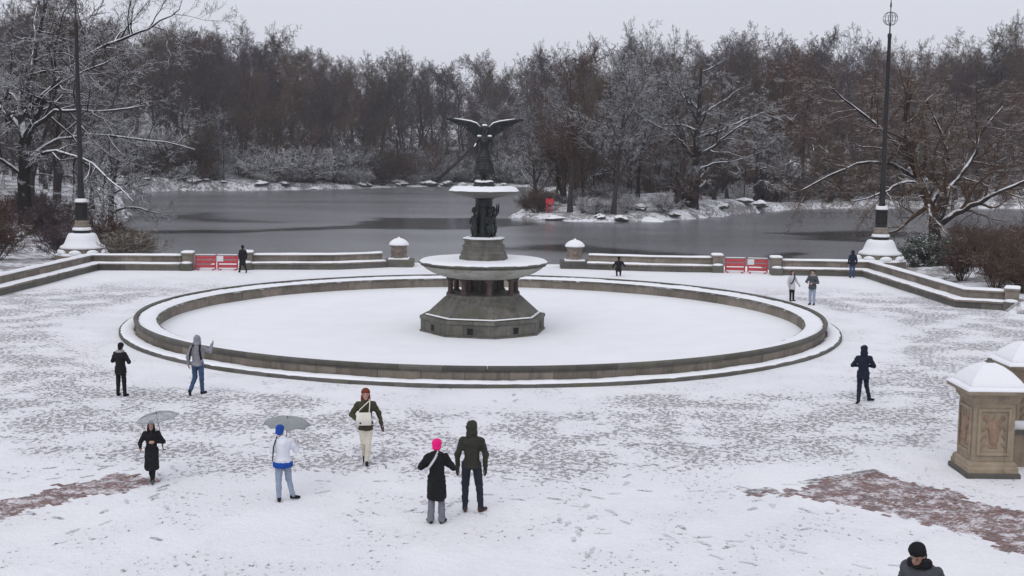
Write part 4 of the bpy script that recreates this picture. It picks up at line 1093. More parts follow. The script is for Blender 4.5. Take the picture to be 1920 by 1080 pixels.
HAIRB = cloth('dark_hair', (0.014, 0.011, 0.010)); HAIRR = cloth('auburn_hair', (0.16, 0.035, 0.02), 0.3); FUR = cloth('pale_fur', (0.32, 0.31, 0.31), 0.3); CANVAS = cloth('canvas', (0.68, 0.65, 0.58), 0.08); LIGHTG = cloth('light_grey_cloth', (0.50, 0.50, 0.53))

walk = lambda f: dict(hl=(0.09, -0.01, 0.92), hr=(-0.09, 0.01, 0.92), kl=(0.095, -0.17 * f, 0.51), kr=(-0.095, 0.02 * f, 0.50), al=(0.095, -0.26 * f, 0.095), ar=(-0.095, 0.30 * f, 0.16), fr=(-0.1, -0.8, -0.5))

# couple in front, seen from behind, watching the fountain
def pink_extra(t, s, g, E):
    strap('bag_strap', [Vector(p) * s for p in ((-0.02, -0.02, 1.56), (-0.03, 0.10, 1.52), (0.03, 0.19, 1.40), (0.11, 0.215, 1.28), (0.18, 0.19, 1.18), (0.225, 0.10, 1.12))], 0.022, LIGHTG, t)
person(-1.44, 23.25, 0, 1.68, 180, 'person in bright pink knitted hat and long black coat standing beside the hooded man', BLACK, GTROU, BOOT, hat=(PINK, 'low'), hem=0.50, bulk=1.08, hood='down', trouser_flare=0.02,
       pose=dict(el=(0.33, -0.02, 1.17), er=(-0.33, -0.02, 1.17), wl=(0.12, -0.24, 1.24), wr=(-0.12, -0.24, 1.24), al=(0.12, 0.02, 0.085), ar=(-0.11, 0.02, 0.085), fl=(0.5, -1, 0), fr=(-0.5, -1, 0)), extra=pink_extra)
person(-0.78, 24.05, 0, 1.86, 180, 'hooded man in dark olive jacket, dark trousers and brown shoes seen from behind', OLIVE, DJEANS, BROWNS, hood='up', hem=0.90, bulk=1.02, gloves=BLACK,
       pose=dict(hl=(0.10, 0, 0.92), hr=(-0.10, 0, 0.92), kl=(0.12, -0.02, 0.50), kr=(-0.15, -0.02, 0.50), al=(0.12, 0.02, 0.085), ar=(-0.18, 0.02, 0.085), fl=(0.1, -1, 0), fr=(-0.8, -1, 0), er=(-0.27, 0.03, 1.12), wr=(-0.26, -0.02, 0.86), el=(0.27, 0.03, 1.12), wl=(0.27, -0.02, 0.86)))
# walking towards the camera with a tote bag
person(-3.38, 27.75, 0, 1.78, 8, 'person in olive jacket and cream trousers with auburn hair walking from the basin', OLIVE2, CREAM, BOOT, hair=(HAIRR, 'long'), hat=(HAIRR, None), hem=0.80, gloves=NAVY,
       pose=dict(kl=(0.05, -0.08, 0.50), kr=(-0.05, 0.03, 0.50), al=(0.02, -0.10, 0.085), ar=(-0.03, 0.25, 0.14), fr=(0, -0.8, -0.5), fl=(0, -1, 0), el=(0.31, 0.05, 1.15), wl=(0.36, -0.02, 0.93), er=(-0.32, 0.03, 1.17), wr=(-0.20, -0.16, 1.08)))
tb = empty('tote_bag', (-3.38 - 0.01, 27.75 - 0.27, 0.98), rad(8), 'cream canvas tote bag held in front of the olive jacket', 'bag')
MB().stack([[(-0.17, -0.03, 0), (0.17, -0.03, 0), (0.17, 0.04, 0), (-0.17, 0.04, 0)], [(-0.18, -0.05, 0.14), (0.18, -0.05, 0.14), (0.18, 0.05, 0.14), (-0.18, 0.05, 0.14)], [(-0.16, -0.02, 0.30), (0.16, -0.02, 0.30), (0.16, 0.03, 0.30), (-0.16, 0.03, 0.30)]]).build('pouch', CANVAS, tb, bevel=0.015, smo=True)
MB().tube([(0.12, 0, 0.28), (0.13, 0.02, 0.40), (0.14, 0.08, 0.52), (0.13, 0.20, 0.57)], 0.012, 6).build('handle', CANVAS, tb)
MB().tube([(-0.12, 0, 0.28), (-0.10, 0.02, 0.36), (0.02, 0.04, 0.47), (0.12, 0.10, 0.55)], 0.012, 6).build('handle', CANVAS, tb)

def umbrella(x, y, z, rad_, tilt, label, m):
    t = empty('umbrella', (x, y, z), 0, label, 'umbrella', 'open umbrellas'); t.rotation_euler = tilt
    V_, F_ = [], []; n, K = 8, 6; per = 6
    for k in range(K + 1):
        u = k / K
        for i in range(n * per):
            a_ = 2 * math.pi * i / (n * per); w_ = abs(math.sin(a_ * n / 2)); sag = (1 - 0.07 * u * w_)
            r = rad_ * math.sin(u * 1.15) / math.sin(1.15) * sag
            V_.append((r * math.cos(a_), r * math.sin(a_), 0.19 * rad_ / 0.55 * (math.cos(u * 1.15) - math.cos(1.15)) / (1 - math.cos(1.15)) * 0.9 + 0.03 * u * w_))
    for k in range(K):
        for i in range(n * per): F_.append((k * n * per + i, k * n * per + (i + 1) % (n * per), (k + 1) * n * per + (i + 1) % (n * per), (k + 1) * n * per + i))
    cn = MB().add(V_, F_).build('canopy', m, t, smo=True)
    md = cn.modifiers.new('t', 'SOLIDIFY'); md.thickness = 0.003
    for i in range(n):
        a_ = 2 * math.pi * i / n
        pts = [(rad_ * math.sin(u * 1.15) / math.sin(1.15) * math.cos(a_) * 0.995, rad_ * math.sin(u * 1.15) / math.sin(1.15) * math.sin(a_) * 0.995, 0.17 * rad_ / 0.55 * (math.cos(u * 1.15) - math.cos(1.15)) / (1 - math.cos(1.15)) - 0.006) for u in np.linspace(0.02, 1, 6)]
        MB().tube(pts, 0.004, 4).build('rib', M['iron'], t)
    MB().tube([(0, 0, 0.17), (0, 0, -0.62)], 0.007, 6).build('shaft', M['iron'], t)
    MB().tube([(0, 0, 0.15), (0, 0, 0.20)], [0.012, 0.004], 6).build('tip', M['iron'], t)
    MB().tube([(0, 0, -0.55), (0, 0, -0.68), (0.02, 0, -0.71), (0.05, 0, -0.70)], 0.013, 6).build('handle', BLACK, t)
    return t
m, nt, b = mat('clear_vinyl')
b.inputs['Base Color'].default_value = (0.30, 0.31, 0.34, 1); b.inputs['Roughness'].default_value = 0.25
n1 = noise_tex(nt, pos(nt), 7, 4); nt.links.new(mrange(nt, n1, 0.3, 0.7, 0.38, 0.65), b.inputs['Alpha'])
M['vinyl'] = m
m, nt, b = mat('grey_vinyl')
b.inputs['Base Color'].default_value = (0.24, 0.26, 0.27, 1); b.inputs['Roughness'].default_value = 0.3
n1 = noise_tex(nt, pos(nt), 6, 4); nt.links.new(mrange(nt, n1, 0.3, 0.7, 0.7, 0.95), b.inputs['Alpha'])
M['vinyl2'] = m
# blue and white jacket under an umbrella
def blue_extra(t, s, g, E):
    solid('jacket_band', [('e', (0, 0, z_ * s), (0.245 * s, 0.212 * s, 0.055 * s)) for z_ in (0.83, 0.87, 0.90)], 0.016, ROYAL, t, 0.006, 9)
    strap('shoulder_strap', [Vector(p) * s for p in ((0.13, -0.02, 1.50), (0.17, 0.10, 1.44), (0.215, 0.13, 1.30), (0.23, 0.12, 1.1), (0.235, 0.06, 0.95))], 0.014, BLACK, t)
person(-4.73, 24.66, 0, 1.60, 195, 'person in white jacket with blue band and royal blue hat under an umbrella', WHITEJ, LJEANS, BOOT, hat=(ROYAL, 'low'), hem=0.86, bulk=1.12, extra=blue_extra,
       pose=dict(head=(0.05, -0.06, 1.62), look=(-0.5, -0.8, -0.25), kl=(0.10, 0.0, 0.50), kr=(-0.13, -0.08, 0.51), al=(0.10, 0.05, 0.085), ar=(-0.22, -0.06, 0.10), fl=(0.1, -1, 0), fr=(-1, -0.3, -0.1),
                 el=(0.24, -0.05, 1.17), wl=(0.12, -0.24, 1.22), er=(-0.30, -0.05, 1.16), wr=(-0.36, -0.26, 1.24)))
umbrella(-4.72, 25.12, 1.52, 0.50, (rad(3), rad(4), 0.2), 'grey translucent umbrella held over the blue hatted person', M['vinyl2'])
person(-7.85, 25.95, 0, 1.38, 10, 'person in long black coat walking towards us under a clear umbrella', BLACK, BLACK, DGREY, hair=(HAIRB, 'long'), hem=0.42, bulk=1.05,
       pose=dict(kl=(0.05, -0.10, 0.50), kr=(-0.05, 0.02, 0.50), al=(0.03, -0.14, 0.085), ar=(-0.04, 0.18, 0.12), fr=(0, -1, -0.4), fl=(0, -1, 0), el=(0.32, 0.0, 1.16), wl=(0.10, -0.20, 1.20), er=(-0.30, 0.02, 1.14), wr=(-0.28, -0.20, 1.02), look=(0.05, -1, -0.3)))
umbrella(-7.78, 26.20, 1.36, 0.48, (rad(0), rad(-9), 0.3), 'clear umbrella held over the person in the long black coat', M['vinyl'])
# left of the basin
person(-11.53, 35.25, 0, 1.58, 165, 'person in black with a pale fur hood trim standing by the basin', BLACK, BLACK, BOOT, hair=(HAIRB, None), hat=(BLACK, None), hem=0.78, bulk=1.08, collar=FUR,
       pose=dict(head=(0, -0.06, 1.62), look=(0, -1, -0.25), el=(0.30, -0.03, 1.15), wl=(0.10, -0.27, 1.27), er=(-0.30, -0.03, 1.15), wr=(-0.08, -0.27, 1.27), al=(0.10, 0.02, 0.085), ar=(-0.17, 0.04, 0.085), kr=(-0.13, 0, 0.5)))
def pack_extra(t, s, g, E):
    for sg in (-1, 1):
        strap('pack_strap', [Vector(p) * s for p in ((sg * 0.09, -0.03, 1.51), (sg * 0.11, 0.12, 1.48), (sg * 0.13, 0.22, 1.36), (sg * 0.16, 0.235, 1.20), (sg * 0.17, 0.20, 1.08))], 0.03, BLACK, t, 0.012)
person(-9.34, 35.6, 0, 1.76, 178, 'person in pale grey hooded jacket with dark straps and blue jeans walking beside the basin', GREY, JEANS, BOOT, hood='up', hem=0.90, bulk=1.05, extra=pack_extra,
       pose=dict(kl=(0.10, -0.05, 0.50), kr=(-0.12, 0.02, 0.50), al=(0.16, 0.28, 0.14), ar=(-0.11, -0.06, 0.085), fl=(0.2, -0.8, -0.6), fr=(-0.5, -1, 0), er=(-0.33, -0.12, 1.28), wr=(-0.36, -0.30, 1.47), el=(0.27, 0.05, 1.13), wl=(0.28, -0.02, 0.90)))
# right of the basin
person(10.44, 35.42, 0, 1.70, 170, 'person in navy hooded coat and dark trousers walking away on the open plaza', NAVY, NAVY, BOOT, hood='up', hem=0.74, bulk=1.08,
       pose=dict(kl=(0.10, 0.04, 0.50), kr=(-0.13, -0.20, 0.52), al=(0.14, 0.26, 0.12), ar=(-0.24, -0.26, 0.10), fl=(0.2, -1, -0.4), fr=(-1, -0.5, 0), el=(0.31, 0.0, 1.16), wl=(0.14, -0.22, 1.12), er=(-0.31, 0, 1.16), wr=(-0.14, -0.22, 1.12)))
# far side of the plaza
person(-15.96, 71.45, 0, 1.64, 215, 'person in long black coat striding along the wall by the red barriers', BLACK, BLACK, BOOT, hat=(BLACK, 'low'), hair=(HAIRB, None), hem=0.52, bulk=1.05, pose=dict(walk(1.1), el=(0.25, 0.08, 1.14), wl=(0.24, 0.0, 0.92)))
person(6.36, 72.0, 0, 1.62, 180, 'person in black crouching with elbows out by the low wall', BLACK, BLACK, BOOT, hat=(BLACK, None), hair=(HAIRB, None), hem=0.36, bulk=1.05, group=None,
       pose=dict(pel=(0, 0.10, 0.40), chest=(0, 0.04, 0.76), neck=(0, 0.0, 0.96), head=(0, -0.05, 1.13), sl=(0.2, 0.0, 0.90), sr=(-0.2, 0.0, 0.90), el=(0.34, -0.02, 0.66), er=(-0.36, -0.02, 0.70), wl=(0.40, -0.18, 0.52), wr=(-0.48, -0.14, 0.60),
                 hl=(0.10, 0.08, 0.38), hr=(-0.10, 0.08, 0.38), kl=(0.13, -0.26, 0.48), kr=(-0.13, -0.28, 0.44), al=(0.11, 0.0, 0.085), ar=(-0.11, 0.0, 0.085)))
person(20.45, 72.55, 0, 1.64, 180, 'person in dark navy hooded jacket and blue jeans standing against the corner wall', NAVY, JEANS, BOOT, hood='up', hem=0.82, bulk=1.08)
def couple_extra(t, s, g, E):
    strap('bag_strap', [Vector(p) * s for p in ((0.10, -0.02, 1.52), (0.08, -0.14, 1.48), (0.0, -0.20, 1.32), (-0.12, -0.20, 1.12), (-0.2, -0.12, 1.0))], 0.03, BLACK, t)
person(14.05, 60.45, 0, 1.55, 25, 'person in pale jacket with dark strap and black trousers, shorter one of the couple', LIGHTG, BLACK, BOOT, hair=(HAIRB, 'long'), hem=0.72, bulk=1.05, extra=couple_extra,
       pose=dict(el=(0.31, 0.02, 1.16), wl=(0.40, -0.10, 0.95), al=(0.12, 0.0, 0.085), ar=(-0.12, -0.05, 0.085)))
person(14.72, 59.0, 0, 1.72, 325, 'person in dark grey jacket and pale jeans, taller one of the couple', DGREY, LJEANS, BOOT, hair=(HAIRB, None), hem=0.84, bulk=1.12, collar=FUR,
       pose=dict(el=(0.28, 0, 1.15), wl=(0.10, -0.24, 1.10), er=(-0.30, -0.04, 1.16), wr=(-0.16, -0.30, 1.14)))
# coming up the steps below the frame
person(4.86, 13.75, 1.12, 1.79, -42, 'bearded man in black knitted hat and grey jacket looking down, cut off by the frame', DGREY, DJEANS, BOOT, hat=(BLACK, 'low'), hair=(HAIRB, None), beard=HAIRB, skin=skin_d, hem=0.80, bulk=1.02, v=0.013, collar=BLACK,
       pose=dict(chest=(0, -0.06, 1.26), neck=(0, -0.12, 1.42), head=(0.01, -0.22, 1.56), look=(0.05, -1, -0.45), sl=(0.18, -0.05, 1.35), sr=(-0.18, -0.05, 1.35), kl=(0.10, -0.2, 0.56), al=(0.10, -0.22, 0.245), kr=(-0.10, 0, 0.5), ar=(-0.10, 0.05, 0.085)))
# ------------------------------------------------------------------ bare winter trees
M['bark_grey'] = make_bark('bark_grey', (0.060, 0.049, 0.049), (0.100, 0.083, 0.081), 0.92, 1.4)
M['bark_brown'] = make_bark('bark_brown', (0.080, 0.054, 0.042), (0.135, 0.094, 0.073), 0.95, 1.4)
M['bark_olive'] = make_bark('bark_olive', (0.074, 0.061, 0.040), (0.130, 0.108, 0.072), 0.95, 1.4)
M['bark_mauve'] = make_bark('bark_mauve', (0.066, 0.048, 0.054), (0.112, 0.083, 0.090), 0.9, 1.4)
M['bark_snowy'] = make_bark('bark_snowy', (0.035, 0.031, 0.031), (0.065, 0.056, 0.055), 0.38, 0.85)
M['bark_dark'] = make_bark('bark_dark', (0.020, 0.017, 0.017), (0.042, 0.034, 0.032), 0.35, 0.75)
M['bark_red'] = make_bark('bark_red', (0.064, 0.037, 0.028), (0.120, 0.069, 0.050), 0.8, 1.3)
M['bark_frosted'] = make_bark('bark_frosted', (0.05, 0.042, 0.042), (0.09, 0.078, 0.076), 0.02, 0.45)
M['bark_trunk'] = make_bark('bark_trunk', (0.028, 0.022, 0.021), (0.058, 0.048, 0.045), 0.55, 0.95)
M['bark_bare'] = make_bark('bark_bare', (0.018, 0.015, 0.015), (0.04, 0.034, 0.033), 1.15, 1.5)
M['bark_tan'] = make_bark('bark_tan', (0.085, 0.060, 0.034), (0.16, 0.115, 0.065), 0.6, 1.1)

def rand_perp(rng, d, ang):
    a = rng.normal(size=3); a -= d * a.dot(d); a /= np.linalg.norm(a) + 1e-9
    v = d * math.cos(ang) + a * math.sin(ang); return v / np.linalg.norm(v)

def grow(out, rng, p, d, L, r, lev, cfg, maxlev):
    n = cfg['nseg'][lev]; pts = np.empty((n + 1, 3)); rs = np.empty(n + 1); pts[0] = p; rs[0] = r
    up = np.array([0, 0, 1.0]); dirs = []
    for i in range(n):
        d = d + rng.normal(size=3) * cfg['wander'][lev] + up * cfg['trop'][lev]
        d = d / np.linalg.norm(d); p = p + d * (L / n); pts[i + 1] = p; rs[i + 1] = max(r * (1 - cfg['taper'][lev] * (i + 1) / n), 0.006); dirs.append(d)
    out.setdefault(lev, []).append((pts, rs))
    if lev >= maxlev: return
    sprout(out, rng, pts, rs, L, lev, cfg, maxlev)

def sprout(out, rng, pts, rs, L, lev, cfg, maxlev):
    n = len(pts) - 1; nc = cfg['n'][lev]; nc = max(1, int(round(nc * rng.uniform(0.8, 1.2))))
    for k in range(nc):
        t = cfg['start'][lev] + (1 - cfg['start'][lev]) * (k + rng.uniform(0, 1)) / nc
        f = min(t * n, n - 1e-3); i = int(f); u = f - i
        q = pts[i] * (1 - u) + pts[i + 1] * u; rr = rs[i] * (1 - u) + rs[i + 1] * u
        dd = pts[i + 1] - pts[i]; dd = dd / (np.linalg.norm(dd) + 1e-9)
        a0, a1 = cfg['ang'][lev]
        nd = rand_perp(rng, dd, rad(rng.uniform(a0, a1)))
        if cfg.get('flat') and lev == 0: nd[2] = nd[2] * 0.35 + rng.uniform(-0.05, 0.15); nd /= np.linalg.norm(nd)
        ll = L * cfg['len'][lev] * rng.uniform(0.7, 1.15) * (1 - cfg['lent'][lev] * (t - cfg['start'][lev]) / (1 - cfg['start'][lev] + 1e-6))
        grow(out, rng, q, nd, ll, max(rr * cfg['rr'][lev], 0.007), lev + 1, cfg, maxlev)

def tubes(groups, sides):
    """groups: {lev:[(pts,rs)]} with a constant point count per level -> V,F"""
    Vs, Fs, base = [], [], 0
    for lev, items in groups.items():
        byn = {}
        for pt, rs in items: byn.setdefault(len(pt), []).append((pt, rs))
        k = sides[lev]
        for n, its in byn.items():
            P_ = np.stack([a for a, _ in its]); R_ = np.stack([b for _, b in its])
            T_ = np.empty_like(P_); T_[:, 1:-1] = P_[:, 2:] - P_[:, :-2]; T_[:, 0] = P_[:, 1] - P_[:, 0]; T_[:, -1] = P_[:, -1] - P_[:, -2]
            T_ /= np.linalg.norm(T_, axis=2, keepdims=True) + 1e-9
            ref = np.where(np.abs(T_[..., 2:3]) > 0.93, np.array([1.0, 0, 0]), np.array([0, 0, 1.0]))
            A_ = np.cross(T_, ref); A_ /= np.linalg.norm(A_, axis=2, keepdims=True) + 1e-9; B_ = np.cross(A_, T_)
            th = 2 * math.pi * np.arange(k) / k + math.pi / 2
            ring = P_[:, :, None] + R_[:, :, None, None] * (np.cos(th)[None, None, :, None] * A_[:, :, None] + np.sin(th)[None, None, :, None] * B_[:, :, None])
            m_ = len(its); V_ = ring.reshape(-1, 3)
            idx = np.arange(m_ * n * k).reshape(m_, n, k)
            a = idx[:, :-1]; b_ = np.roll(a, -1, 2); c = np.roll(idx[:, 1:], -1, 2); d_ = idx[:, 1:]
            Fs.append(np.stack([a, b_, c, d_], -1).reshape(-1, 4) + base); Vs.append(V_); base += len(V_)
    return np.concatenate(Vs), np.concatenate(Fs)

CF = dict(
 upright=dict(nseg=[9, 6, 4, 3, 2], wander=[0.05, 0.13, 0.18, 0.22, 0.25], trop=[0.05, 0.10, 0.06, 0.04, 0.02], taper=[0.85, 0.85, 0.85, 0.8, 0.7], n=[17, 9, 7, 5], start=[0.26, 0.2, 0.15, 0.1], ang=[(26, 55), (28, 60), (25, 65), (25, 70)], len=[0.44, 0.50, 0.46, 0.52], lent=[0.22, 0.35, 0.3, 0.2], rr=[0.50, 0.55, 0.6, 0.7]),
 spread=dict(nseg=[6, 8, 5, 3, 2], wander=[0.10, 0.17, 0.20, 0.24, 0.26], trop=[0.04, 0.05, 0.04, 0.03, 0.0], taper=[0.6, 0.85, 0.85, 0.8, 0.7], n=[12, 10, 7, 5], start=[0.30, 0.2, 0.15, 0.1], ang=[(35, 75), (30, 65), (28, 65), (25, 70)], len=[0.80, 0.42, 0.46, 0.5], lent=[0.25, 0.35, 0.3, 0.2], rr=[0.6, 0.5, 0.55, 0.7]),
 layered=dict(nseg=[12, 6, 4, 3, 2], wander=[0.02, 0.09, 0.16, 0.2, 0.25], trop=[0.05, 0.02, 0.0, 0.0, 0.0], taper=[0.9, 0.85, 0.85, 0.8, 0.7], n=[34, 8, 6, 4], start=[0.18, 0.2, 0.15, 0.1], ang=[(70, 95), (30, 60), (28, 60), (25, 70)], len=[0.36, 0.42, 0.45, 0.5], lent=[0.72, 0.4, 0.3, 0.2], rr=[0.30, 0.5, 0.6, 0.7], flat=True),
 slender=dict(nseg=[8, 4, 3, 2], wander=[0.05, 0.14, 0.2, 0.25], trop=[0.05, 0.14, 0.06, 0.03], taper=[0.9, 0.85, 0.8, 0.7], n=[18, 8, 6], start=[0.28, 0.2, 0.1], ang=[(25, 50), (25, 55), (25, 65)], len=[0.32, 0.48, 0.5], lent=[0.6, 0.4, 0.2], rr=[0.42, 0.55, 0.65]),
 shrub=dict(nseg=[4, 3, 2, 2], wander=[0.14, 0.2, 0.25, 0.25], trop=[0.03, 0.08, 0.04, 0.0], taper=[0.8, 0.8, 0.75, 0.7], n=[7, 5, 4], start=[0.25, 0.2, 0.1], ang=[(20, 55), (25, 60), (25, 65)], len=[0.55, 0.55, 0.55], lent=[0.4, 0.3, 0.2], rr=[0.6, 0.65, 0.7]),
)
SIDES = [8, 5, 4, 3, 3]
def tree_mesh(kind, H_, r, seed, maxlev, twig=1.0):
    rng = np.random.default_rng(seed); out = {}
    cfg = CF[kind]
    L0 = {'upright': H_ * 0.74, 'spread': H_ * 0.5, 'layered': H_, 'slender': H_, 'shrub': H_}[kind]
    grow(out, rng, np.array([0, 0, -0.3]), np.array([rng.normal() * 0.04, rng.normal() * 0.04, 1.0]), L0, r, 0, cfg, maxlev)
    for lev in out:
        if lev >= 2: out[lev] = [(a, np.maximum(b, 0.011 * twig)) for a, b in out[lev]]
    # root flare
    pt, rs = out[0][0]; rs[0] *= 1.35
    tv, tf = tubes({0: out.pop(0)}, SIDES); cv, cf = tubes(out, SIDES)
    a = np_mesh('trunk', tv, tf); b_ = np_mesh('crown', cv, cf); smooth(a); smooth(b_)
    return a, b_
PROTO = {}
for i in range(4): PROTO['upright', i] = tree_mesh('upright', 26.5, 0.36, 100 + i, 4, 1.75)
for i in range(4): PROTO['spread', i] = tree_mesh('spread', 19, 0.42, 200 + i, 4, 1.75)
for i in range(3): PROTO['slender', i] = tree_mesh('slender', 14, 0.14, 400 + i, 3, 1.6)
def shrub_mesh(H_, seed, stems, spread, twig=1.0):
    rng = np.random.default_rng(seed); out = {}
    for k in range(stems):
        a_ = rng.uniform(0, 6.28); tl = rng.uniform(0.1, spread)
        d = np.array([math.cos(a_) * tl, math.sin(a_) * tl, 1.0]); d /= np.linalg.norm(d)
        grow(out, rng, np.array([math.cos(a_) * 0.25 * tl, math.sin(a_) * 0.25 * tl, -0.15]), d, H_ * rng.uniform(0.6, 1.0), 0.028, 0, CF['shrub'], 3)
    out = {l: [(a, np.maximum(b, 0.008 * twig)) for a, b in v] for l, v in out.items()}
    a, b_ = tubes({0: out.pop(0)}, [5, 4, 3, 3]), tubes(out, [5, 4, 3, 3])
    A_ = np_mesh('stems', *a); B_ = np_mesh('twigs', *b_); smooth(A_); smooth(B_); return A_, B_
for i in range(4): PROTO['shrub', i] = shrub_mesh(2.6, 500 + i, 22, 0.9, 1.25)

def with_mat(key, mname):
    """copies of the prototype meshes carrying one bark material"""
    k = key + (mname,)
    if k not in PROTO:
        if not PROTO[key][0].materials:
            for me_ in PROTO[key]: me_.materials.append(M[mname])
            PROTO[k] = PROTO[key]
        else:
            res = []
            for me_ in PROTO[key]:
                c = me_; res.append(c)
            PROTO[k] = tuple(res)
    return PROTO[k]

def put_tree(key, x, y, scale, rz, mname, name, label, cat, group, z=None, parts=('trunk', 'crown'), lean=(0, 0)):
    A_, B_ = PROTO[key]
    t = empty(name, (x, y, (hz(x, y) if z is None else z) - 0.05), rz, label, cat, group)
    t.rotation_euler = (lean[0], lean[1], rz)
    t.scale = (scale, scale, scale) if not isinstance(scale, tuple) else scale
    for me_, nm, mname in ((A_, parts[0], mname if 'shrub' in key or 'snowy' in mname else 'bark_trunk'), (B_, parts[1], mname)):
        if not me_.materials: me_.materials.append(M[mname])
        o = link(nm, me_, None, t)
        o.material_slots[0].link = 'OBJECT'; o.material_slots[0].material = M[mname]
    return t

rr = random.Random(5)
placed = []
def free(x, y, dmin):
    for a, b_ in placed:
        if (a - x) ** 2 + (b_ - y) ** 2 < dmin * dmin: return False
    placed.append((x, y)); return True
def dshore(x, y): return float(sdist(np.array([x]), np.array([y]), LAKE)[0])
def in_view(x, y, m_=14): return abs(x) < y * 0.4227 + m_

BARKW = dict(upright='upright bare', spread='spreading bare', slender='slender young', layered='straight layered')
COLW = dict(bark_grey='grey', bark_brown='brown', bark_olive='olive-brown', bark_mauve='mauve-grey', bark_snowy='snow-dusted', bark_dark='dark', bark_red='reddish', bark_tan='tan', bark_frosted='snow-laden')
def far_tree(x, y, zone, kinds, barks, smin, smax, where):
    k = rr.choices(*zip(*kinds))[0]; bk = rr.choices(*zip(*barks))[0]
    n_ = {'upright': 4, 'spread': 4, 'slender': 3, 'layered': 1}[k]
    put_tree((k, rr.randrange(n_)), x, y, rr.uniform(smin, smax), rr.uniform(0, 6.28), bk, 'bare_tree', '%s %s tree %s' % (BARKW[k], COLW[bk], where), 'tree', zone)

# wood on the far hill
cnt = 0; tries = 0
while cnt < 150 and tries < 6000:
    tries += 1
    x = rr.uniform(-128, 128); y = rr.uniform(228, 335) if rr.random() < 0.75 else rr.uniform(228, 290)
    d = dshore(x, y)
    if d < 3 or (y < 250 and x > 0) or not in_view(x, y, 8) or (x < -70 and y < 240): continue
    if not free(x, y, 5.5): continue
    far_tree(x, y, 'trees of the wood beyond the lake', [('upright', 6), ('spread', 3), ('slender', 1)], [('bark_grey', 4), ('bark_brown', 3), ('bark_olive', 3), ('bark_mauve', 3)], 0.8, 1.15, 'in the wood on the hill beyond the lake'); cnt += 1
# the rest of the wood, too deep to tell trunk from trunk: one mass of the same trees
def wood_mass(name, label, pts):
    me_ = bpy.data.meshes.new(name); me_.from_pydata([(x, y, hz(x, y) - 0.2) for x, y in pts], [], [])
    o = link(name, me_); tag(o, label, None, None, 'stuff')
    ng = bpy.data.node_groups.new(name, 'GeometryNodeTree')
    ng.interface.new_socket('Geometry', in_out='INPUT', socket_type='NodeSocketGeometry'); ng.interface.new_socket('Geometry', in_out='OUTPUT', socket_type='NodeSocketGeometry')
    gi = ng.nodes.new('NodeGroupInput'); go = ng.nodes.new('NodeGroupOutput'); ip = ng.nodes.new('GeometryNodeInstanceOnPoints'); gg = ng.nodes.new('GeometryNodeGeometryToInstance')
    for i, (key, bk) in enumerate((((('upright', 0), 'bark_grey'), (('upright', 1), 'bark_olive'), (('upright', 2), 'bark_brown'), (('upright', 3), 'bark_mauve'), (('spread', 0), 'bark_olive'), (('spread', 2), 'bark_grey')))):
        jn = ng.nodes.new('GeometryNodeJoinGeometry')
        for pm in PROTO[key]:
            if not pm.materials: pm.materials.append(M[bk])
            oi = ng.nodes.new('GeometryNodeObjectInfo'); oi.inputs[0].default_value = bpy.data.objects.new('wood_tree', pm)
            ng.links.new(oi.outputs['Geometry'], jn.inputs[0])
        ng.links.new(jn.outputs[0], gg.inputs[0])
    rs = ng.nodes.new('FunctionNodeRandomValue'); rs.data_type = 'FLOAT'; rs.inputs[2].default_value = 0.8; rs.inputs[3].default_value = 1.12
    rz_ = ng.nodes.new('FunctionNodeRandomValue'); rz_.data_type = 'FLOAT_VECTOR'; rz_.inputs[0].default_value = (0, 0, 0); rz_.inputs[1].default_value = (0.06, 0.06, 6.28)
    ip.inputs['Pick Instance'].default_value = True
    L_ = ng.links
    L_.new(gi.outputs[0], ip.inputs['Points']); L_.new(gg.outputs[0], ip.inputs['Instance']); L_.new(rz_.outputs[0], ip.inputs['Rotation']); L_.new(rs.outputs[1], ip.inputs['Scale']); L_.new(ip.outputs[0], go.inputs[0])
    md = o.modifiers.new('wood', 'NODES'); md.node_group = ng
    return o
pts = []
tries = 0
while len(pts) < 330 and tries < 9000:
    tries += 1
    x = rr.uniform(-165, 165); y = rr.uniform(262, 372)
    if dshore(x, y) < 14 or not in_view(x, y, 14) or not free(x, y, 3.4): continue
    pts.append((x, y))
wood_mass('distant_wood', 'deep grey-brown winter wood covering the hill beyond the lake', pts)
# a few taller trees standing above the wood
for (x, y, sc, kk) in ((3.5, 318, 1.32, 0), (8, 322, 1.26, 1), (13.5, 320, 1.24, 2), (20, 325, 1.22, 3), (27, 321, 1.30, 0), (32, 325, 1.36, 1), (38, 322, 1.26, 2), (-58, 300, 1.22, 1), (-63, 303, 1.18, 0), (-29, 318, 1.12, 3), (-34, 322, 1.12, 2), (66, 262, 1.2, 0), (69, 265, 1.15, 2), (104, 262, 1.2, 1), (109, 266, 1.25, 3)):
    placed.append((x, y)); put_tree(('upright', kk), x, y, (sc * 0.8, sc * 0.8, sc), kk * 1.7, 'bark_grey', 'bare_tree', 'tall thin-crowned grey tree standing above the rest of the wood', 'tree', 'tall trees above the wood')
# snow-dusted front row along the far shore
for k in range(46):
    t_ = k / 45; x = -78 + 96 * t_ + rr.uniform(-1.5, 1.5)
    y = 225
    while dshore(x, y) < 1.6 and y < 320: y += 0.5
    y += rr.uniform(0.2, 7)
    if not free(x, y, 1.6): continue
    far_tree(x, y, 'trees along the far shore', [('slender', 4), ('spread', 3), ('upright', 1)], [('bark_snowy', 4), ('bark_red', 2), ('bark_brown', 1)], 0.55, 0.95, 'at the water on the far shore')
